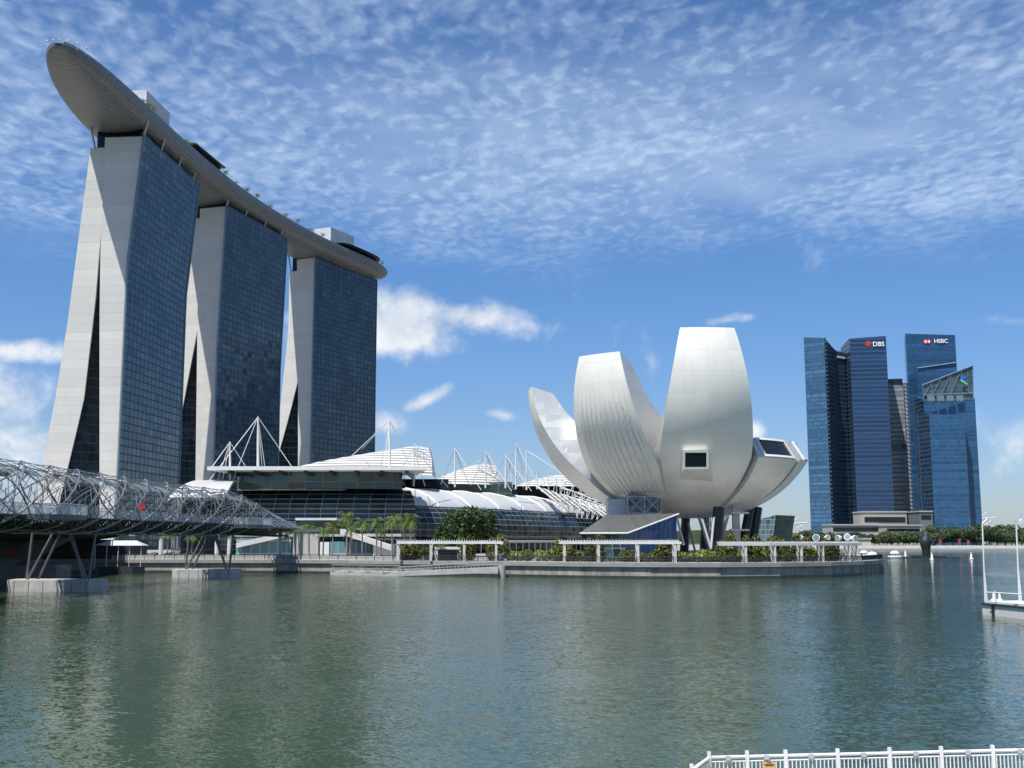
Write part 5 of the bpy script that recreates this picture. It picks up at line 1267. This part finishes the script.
# piers: splayed steel legs on pale concrete caps
for (px0, px1, pyw, Y, lab) in ((4, 109.5, 592, 155, 'large pale concrete bridge pier cap with splayed steel legs, at the far left'), (171, 242.5, 577, 211, 'smaller-looking pale concrete bridge pier cap with splayed legs in mid water')):
    a, c = G(px0, Y+.6, 0), G(px1, Y+4.6, .8); w = c.x-a.x; cx = (a.x+c.x)/2
    root = thing('bridge_pier', lab, 'bridge pier', (cx, Y+2.5, 0), 'piers of the helical footbridge')
    m = MB(); P_ = []
    for dx_, dy_ in ((-w/2+1.2, 0), (w/2-1.2, 0), (w/2, 1.2), (w/2, 4.4), (w/2-1.2, 5.6), (-w/2+1.2, 5.6), (-w/2, 4.4), (-w/2, 1.2)): P_.append((cx+dx_, Y+dy_))
    m.prism(P_, -.6, 1.45); m.prism([(x_*.985+cx*.015, (y_-Y-2.8)*.93+Y+2.8) for x_, y_ in P_], 1.46, 1.6); m.build('pile_cap', MAT['cap_conc'], root)
    m = MB()
    for k in range(6): x_ = cx-w/2+1.6+k*(w-3.2)/5; m.box((x_, Y-.012, .05), (.05, .1, 1.4))
    m.build('cap_joints', MAT['conc_dark'], root)
    kx = w/14.3; top = ZDK(0)-1.9
    for xb, xt, yb, yt in ((-4.6, -4.3, 2.2, 2.6), (-4.2, -1.0, 1.6, 2.6), (-3.6, -.2, 3.8, 3.4), (4.4, 1.6, 1.6, 2.6), (3.9, .8, 3.8, 3.4), (4.9, 5.4, 2.2, 2.6)):
        m = MB(); m.tube([(cx+xb*kx, Y+yb, 1.55), (cx+xt*kx, Y+yt, top)], .2, 8); m.build('leg', MAT['leg_steel'], root)
rsn = thing('round_sign', 'round red sign on the railing of the helical footbridge', 'sign', tuple(W(141.5, 506, 176)))
p = W(141.5, 506, 174.5); m = MB(); rows = [[p+Vector((r_*cos(2*pi*k/20), -.06 if r_ else -.06, r_*sin(2*pi*k/20))) for k in range(21)] for r_ in (0, .62)]; m.grid(rows); m.grid([[q+Vector((0, .1, 0)) for q in r] for r in rows], flip=True); m.build('disc', MAT['red'], rsn)
m = MB(); m.tube([(p.x, p.y+.08, 10.2), (p.x, p.y+.08, p.z)], .05, 5); m.build('pole', MAT['steel'], rsn)
# boat shelter with a pale tent roof under the bridges
tb = thing('canopy_boat', 'moored bumboat with a pale tented roof in the shade under the bridges', 'boat', tuple(G(120, 236, 0)))
a, c = G(97, 238, 0), G(143, 236, 0); m = MB()
pl_ = [(a.x, 237), (a.x+1.5, 235.2), (c.x-2, 235.2), (c.x, 237), (c.x-2, 238.8), (a.x+1.5, 238.8)]
m.prism(pl_, -.3, 1.5); m.build('hull', MAT['steel_dark'], tb)
zr0, zr1 = ZY(545.5, 236), ZY(540.5, 236)
m = MB(); cx_ = (a.x+c.x)/2; B_ = [Vector((a.x, 234.8, zr0)), Vector((c.x, 234.8, zr0)), Vector((c.x, 239, zr0)), Vector((a.x, 239, zr0))]; T_ = [Vector((a.x+2.4, 237, zr1)), Vector((c.x-2, 237, zr1))]
m.face([B_[0], B_[1], T_[1], T_[0]]); m.face([B_[1], B_[2], T_[1]]); m.face([B_[2], B_[3], T_[0], T_[1]]); m.face([B_[3], B_[0], T_[0]]); m.build('tent_roof', MAT['tent'], tb)
for k in range(5):
    m = MB(); x_ = a.x+.4+(c.x-a.x-.8)*k/4; m.tube([(x_, 235.3, 1.5), (x_, 235.3, zr0)], .08, 5); m.build('post', MAT['white'], tb)
# lamp columns on the quay under the bridge
for i, px in enumerate((132, 160.5, 216.5, 229)):
    p = G(px, 254, ZG); root = thing('round_column', ['slim column on the quay by the tented boat', 'pale round column on the quay under the bridge', 'left column of the pair on the quay right of the pier legs', 'right column of the pair on the quay right of the pier legs'][i], 'column', tuple(p), 'columns on the quay behind the bridge')
    m = MB(); m.tube([p, p+Vector((0, 0, 5.2))], .5 if i else .2, 10); m.build('shaft', MAT['conc_light'], root); m = MB(); m.box((p.x, p.y, p.z+5.2), (1.5, 1.5, .35)); m.build('capital', MAT['conc'], root)

# ================================================================ ON THE WATER
BG = 'small white dome boats near the promenade tip'
def domeboat(px, pyw, sz, lab):
    Y = 7*F/(pyw-540.5); p = G(px, Y, 0); root = thing('pedal_boat', lab, 'boat', (p.x, p.y, 0), BG)
    m = MB(); rows = []
    for z, k in ((-.2, .8), (.35, 1.0), (.75, 1.02), (.8, .9)): rows.append([p+Vector((sz*k*cos(2*pi*i/20), sz*.5*k*sin(2*pi*i/20), z*sz/2.4)) for i in range(21)])
    m.grid(rows); m.face(rows[-1][:-1]); m.build('hull', MAT['white'], root)
    m = MB(); rows = []
    for k in range(6): th = k/5*pi/2; rows.append([p+Vector((sz*.66*cos(th)*cos(2*pi*i/16), sz*.36*cos(th)*sin(2*pi*i/16), sz*(.62+.42*sin(th)))) for i in range(17)])
    m.grid(rows); m.build('roof', MAT['white'], root)
    m = MB()
    for q in (-.5, -.17, .17, .5): m.tube([p+Vector((q*sz, -.3*sz, .3*sz)), p+Vector((q*sz*.9, -.28*sz, .68*sz))], .09*sz/2.4, 5)
    m.build('posts', MAT['white'], root)
domeboat(864, 556.5, 2.7, 'white dome boat half hidden behind the promenade tip'); domeboat(872.5, 559.5, 2.9, 'nearest white dome boat just right of the promenade tip'); domeboat(895, 557.8, 2.9, 'white dome boat alone in open water left of the dark sculpture')
for i, (px, py, lab) in enumerate(((905.5, 555.5, 'small white buoy between the dome boat and the sculpture'), (932, 559.5, 'white buoy in front of the dark sculpture'), (971.5, 559, 'white buoy alone between the sculpture and the pontoon'))):
    Y = 7*F/(py-540.5); p = G(px, Y, 0); root = thing('buoy', lab, 'buoy', (p.x, p.y, 0), 'white buoys')
    m = MB(); m.lathe([(0, -.2), (.75, -.1), (.8, .35), (.35, .6), (.3, 2.0), (0, 2.1)], p, 12); m.build('float', MAT['white'], root); m = MB(); m.lathe([(0, 2.1), (.34, 2.15), (.34, 2.5), (0, 2.6)], p, 10); m.build('top_mark', MAT['white'], root)
p = G(926.5, 455, 0); scu = thing('floating_sculpture', 'dark upright rounded sculpture on a low raft off the far shore', 'sculpture', (p.x, p.y, 0))
m = MB(); rows = []
for z, rx, ox in ((.6, 2.0, 0), (1.5, 2.2, 0), (3.2, 2.15, 0), (5, 2.7, -.1), (6.6, 3.1, -.15), (7.8, 3.0, -.1), (8.7, 2.4, 0), (9.6, 2.0, .2), (10.4, 1.7, .2), (11.2, 1.1, .1), (11.5, .1, 0)):
    rows.append([p+Vector((ox+.74*rx*cos(2*pi*i/18), rx*.65*sin(2*pi*i/18), z*.92+.12*sin(3*i*2*pi/18))) for i in range(19)])
m.grid(rows); m.tube([p+Vector((1.7, -.8, 7.0)), p+Vector((2.7, -1.2, 6.6)), p+Vector((2.3, -1.5, 5.0))], [.9, .75, .5], 8)
m.build('figure', plain('dark_bronze', (.028, .034, .036), .5, .3, .25, .5), scu)
m = MB()
for dx_, w_, h_ in ((-9, 5, .7), (-4.5, 4.5, 1.3), (0, 6, 1.0), (5, 6, 1.1), (10.5, 6.5, .7)): m.box((p.x+dx_, p.y, -.3), (w_*.98, 4.5, h_), 0, 0, .8)
m.build('raft', MAT['black'], scu)
# white pontoon with tall frames at the right
pn = thing('white_pontoon', 'low white concrete pontoon with tall thin white poles at the right edge', 'pontoon', tuple(G(1000, 106, 0)))
a = G(982.5, 107, 0); c = G(1060, 96, 0); nb = Vector((-(c-a).y, (c-a).x, 0)).normalized()
base = [a, c, c+nb*9, a+nb*9]
m = MB(); m.prism([tuple(q.xy) for q in base], -.3, .95); m.build('hull', MAT['conc_light'], pn)
m = MB(); m.prism([tuple((q-nb*.12 if i < 2 else q).xy) for i, q in enumerate(base)], .951, 1.12); m.build('fender', MAT['steel_dark'], pn)
m = MB(); m.prism([tuple((q+nb*.3 if i < 2 else q).xy) for i, q in enumerate(base)], 1.121, 1.3); m.build('deck', MAT['white'], pn)
for px0, py0, px1, py1, Y in ((985.3, 604, 982.3, 523.5, 107.2), (1019.5, 604, 1016.2, 524, 106)):
    b0, t0 = W(px0, py0, Y), W(px1, py1, Y); b0.z = 1.2
    m = MB(); m.tube([b0, t0], .075, 8); m.tube([b0+Vector((.2, 0, 0)), b0+Vector((.1, 0, 3.0))], .07, 6); q = m.build('lamp_pole', MAT['white'], pn)
    m = MB(); m.tube([t0, t0+Vector((.55, 0, .45))], .09, 6)
    if px0 > 1000: m.box((t0.x+.75, t0.y, t0.z), (1.5, .6, .35)); m.box((t0.x+.9, t0.y, t0.z+.55), (.7, .5, .45)); m.box((t0.x+.1, t0.y, t0.z-.5), (.14, .14, .5))
    m.build('lamp_arm', MAT['grey_box'], q)
m = MB()
for px in (994, 1000): q = W(px, 603, 106.6); m.lathe([(0, 0), (.34, 0), (.3, .12), (.1, .25), (.07, .75), (0, .8)], (q.x, q.y, 1.3), 10)
m.build('bollards', MAT['white'], pn)
m = MB(); u = (c-a).normalized(); q = a+u*2.6; m.tube([q+Vector((0, .6, 1.3)), q+Vector((0, .6, 2.35))], .06, 5); m.tube([q+Vector((-.8, .6, 2.2)), q+u*4+Vector((0, .6, 2.2))], .05, 5); m.build('handrail', MAT['white'], pn)
q = a+u*1.7; m = MB(); m.box((q.x, q.y-.12, .0), (.35, .25, 1.0), rz=-.25); m.build('tyre_fender', MAT['black'], pn)

# ================================================================ WHITE RAILING CLOSE TO THE CAMERA
fn = thing('white_railing', 'white metal picket railing with a small yellow notice at the lower right', 'railing', tuple(G(860, 25, 0)))
YF = 24.0
def fpt(px, py):
    f = (px-709)/315.; return W(px, py, YF+.85*f)
zb = fpt(709, 757).z-1.12
A_ = fpt(709, 757.5); B_ = fpt(1100, 747); C_ = A_+Vector((-1.15, -2.6, 0))
B_.z = A_.z; C_.z = A_.z
posts_px = (747, 785.5, 837.5, 889.5, 941, 992.5, 1045, 1097)
up_ = Vector((0, 0, 1))
dirf = (B_-A_).normalized()
def rail_at(px):
    u = (px-512)/F; best = None
    t0, t1 = 0, (B_-A_).length
    for _ in range(40):
        tm = (t0+t1)/2; p = A_+dirf*tm; dep = p.y*cp+(p.z-H)*sp; x_ = 512+F*p.x/dep
        if x_ < px: t0 = tm
        else: t1 = tm
    return A_+dirf*t0
m = MB(); m.tube([C_, A_, B_], .036, 8); m.build('top_rail', MAT['white'], fn)
m = MB(); lo = Vector((0, 0, -1.0)); m.tube([C_+lo, A_+lo, B_+lo], .035, 6); m.build('bottom_rail', MAT['white'], fn)
m = MB(); lo = Vector((0, 0, -.09)); m.tube([C_+lo, A_+lo, B_+lo], .018, 6); m.build('under_rail', MAT['white'], fn)
for q in [A_, C_, A_.lerp(C_, .5)]+[rail_at(px) for px in posts_px]:
    m = MB(); m.box((q.x, q.y, zb), (.075, .075, A_.z-zb+.09)); m.box((q.x, q.y, A_.z+.092), (.07, .07, .025)); m.build('post', MAT['white'], fn)
L = (B_-A_).length; npk = int(L/.088)
for k in range(min(npk, 92)):
    q = A_+dirf*(L*(k+.5)/npk)
    if k == 0: m = MB(); m.box((q.x, q.y, zb+.12), (.022, .022, .92)); pk = m.build('picket', MAT['white'], fn); q0 = q
    else: c_ = pk.copy(); COL.objects.link(c_); c_.parent = fn; c_.location = pk.location+(q-q0)
m = MB(); lc = (C_-A_).length
for k in range(22): q = A_.lerp(C_, (k+.5)/22); m.box((q.x, q.y, zb+.12), (.022, .022, .92))
m.build('side_pickets', MAT['white'], fn)
for px in (728, 766, 810.5, 863, 915, 967, 1019):
    q = rail_at(px); m = MB(); m.box((q.x, q.y-.045, q.z-.06), (.11, .03, .09)); m.build('clamp', MAT['steel'], fn)
q = rail_at(768); m = MB(); m.box((q.x, q.y-.09, q.z-.22), (.29, .02, .115)); sg = m.build('notice_plate', MAT['yellow'], fn)
m = MB()
for zz, ww in ((-.125, .10), (-.16, .22), (-.185, .17)): m.box((q.x, q.y-.102, q.z+zz), (ww, .004, .016))
m.build('notice_print', MAT['ink'], sg)
lp = thing('landing_stage', 'pale concrete landing stage carrying the white picket railing', 'landing stage', (A_.x+5, A_.y-2, 0))
m = MB(); m.prism([(C_.x-.3, C_.y-6), (B_.x+6, C_.y-6), (B_.x+6, B_.y+.25), (A_.x-.2, A_.y+.25), (C_.x-.3, C_.y)], zb-.6, zb-.002); m.build('deck', MAT['conc_light'], lp)
m = MB()
for k in range(5): m.tube([(A_.x+1+k*2.2, A_.y-1.2, -1), (A_.x+1+k*2.2, A_.y-1.2, zb-.6)], .25, 10)
m.build('piles', MAT['conc'], lp)

# ================================================================ A FEW PEOPLE, seen very small
def person_mesh(name, shirt, trousers, stride):
    me = bpy.data.meshes.new(name); V = [(0, 0, .95), (0, 0, 1.15), (0, .02, 1.42), (0, .02, 1.52), (0, .0, 1.66), (-.10, 0, .90), (-.11, -.5*stride, .50), (-.11, -.3*stride, .06), (-.11, -.3*stride-.14, .03),
        (.10, 0, .90), (.11, .45*stride, .50), (.11, .75*stride, .08), (.11, .75*stride-.13, .04), (-.20, .02, 1.40), (-.26, .10*stride, 1.12), (-.25, -.10*stride-.06, .88), (.20, .02, 1.40), (.26, -.1*stride, 1.12), (.25, -.3*stride-.06, .90)]
    E = [(0, 1), (1, 2), (2, 3), (3, 4), (0, 5), (5, 6), (6, 7), (7, 8), (0, 9), (9, 10), (10, 11), (11, 12), (2, 13), (13, 14), (14, 15), (2, 16), (16, 17), (17, 18)]
    r = [.13, .13, .13, .055, .10, .09, .065, .05, .04, .09, .065, .05, .04, .06, .045, .035, .06, .045, .035]
    me.from_pydata(V, E, []); o = bpy.data.objects.new(name, me); COL.objects.link(o)
    md = o.modifiers.new('skin', 'SKIN'); sub = o.modifiers.new('sub', 'SUBSURF'); sub.levels = 1
    for i, sv in enumerate(me.skin_vertices[0].data): sv.radius = (r[i], r[i]*.8); sv.use_root = i == 0
    dg = bpy.context.evaluated_depsgraph_get(); m2 = bpy.data.meshes.new_from_object(o.evaluated_get(dg)); bpy.data.objects.remove(o)
    m2.materials.clear()
    for mm in (MAT['skin'], shirt, trousers, MAT['hair']): m2.materials.append(mm)
    for p in m2.polygons:
        c = p.center; p.use_smooth = True
        p.material_index = 2 if c.z < .98 and abs(c.x) < .215 else 1 if c.z < 1.47 and not (abs(c.x) > .2 and c.z < 1.2) else 3 if c.z > 1.66 or (c.z > 1.56 and c.y > .03) else 0
    return m2
MAT['skin'] = plain('skin', (.40, .26, .18), .6, 0, .05); MAT['hair'] = plain('black_hair', (.02, .018, .016), .6, 0, .1); MAT['denim'] = plain('dark_trousers', (.03, .04, .07), .8, 0, .1)
shirts = {'white': plain('white_shirt', (.62, .62, .60), .8, 0, .05), 'grey': plain('grey_shirt', (.18, .19, .20), .8, 0, .05), 'red': plain('red_shirt', (.40, .06, .05), .8, 0, .05), 'blue': plain('blue_shirt', (.08, .14, .32), .8, 0, .05)}
for i, (px, Y, z, rz, sh, lab) in enumerate(((268.5, 243.2, ZG, 1.4, 'grey', 'person in grey walking along the old quay edge below the bridge end'), (516, 226, ZG, 1.6, 'white', 'person in a white shirt walking before the gap between the first two pergolas'),
        (545, 222.5, ZG, -1.4, 'red', 'person in a red shirt just left of the second pergola'), (610, 213.5, ZG, 1.5, 'blue', 'person in a blue shirt walking under the second pergola'), (702, 211, ZG, -1.6, 'white', 'person in white between the second and third pergolas'),
        (862, 226.5, ZG, .3, 'blue', 'person in blue standing at the tip of the promenade'))):
    p = G(px, Y, z); o = bpy.data.objects.new('person', person_mesh('person', shirts[sh], MAT['denim'], .5 if i % 2 == 0 else .3)); COL.objects.link(o); o.location = (p.x, p.y, z); o.rotation_euler = (0, 0, rz); tag(o, lab, 'person', 'people on the promenade')
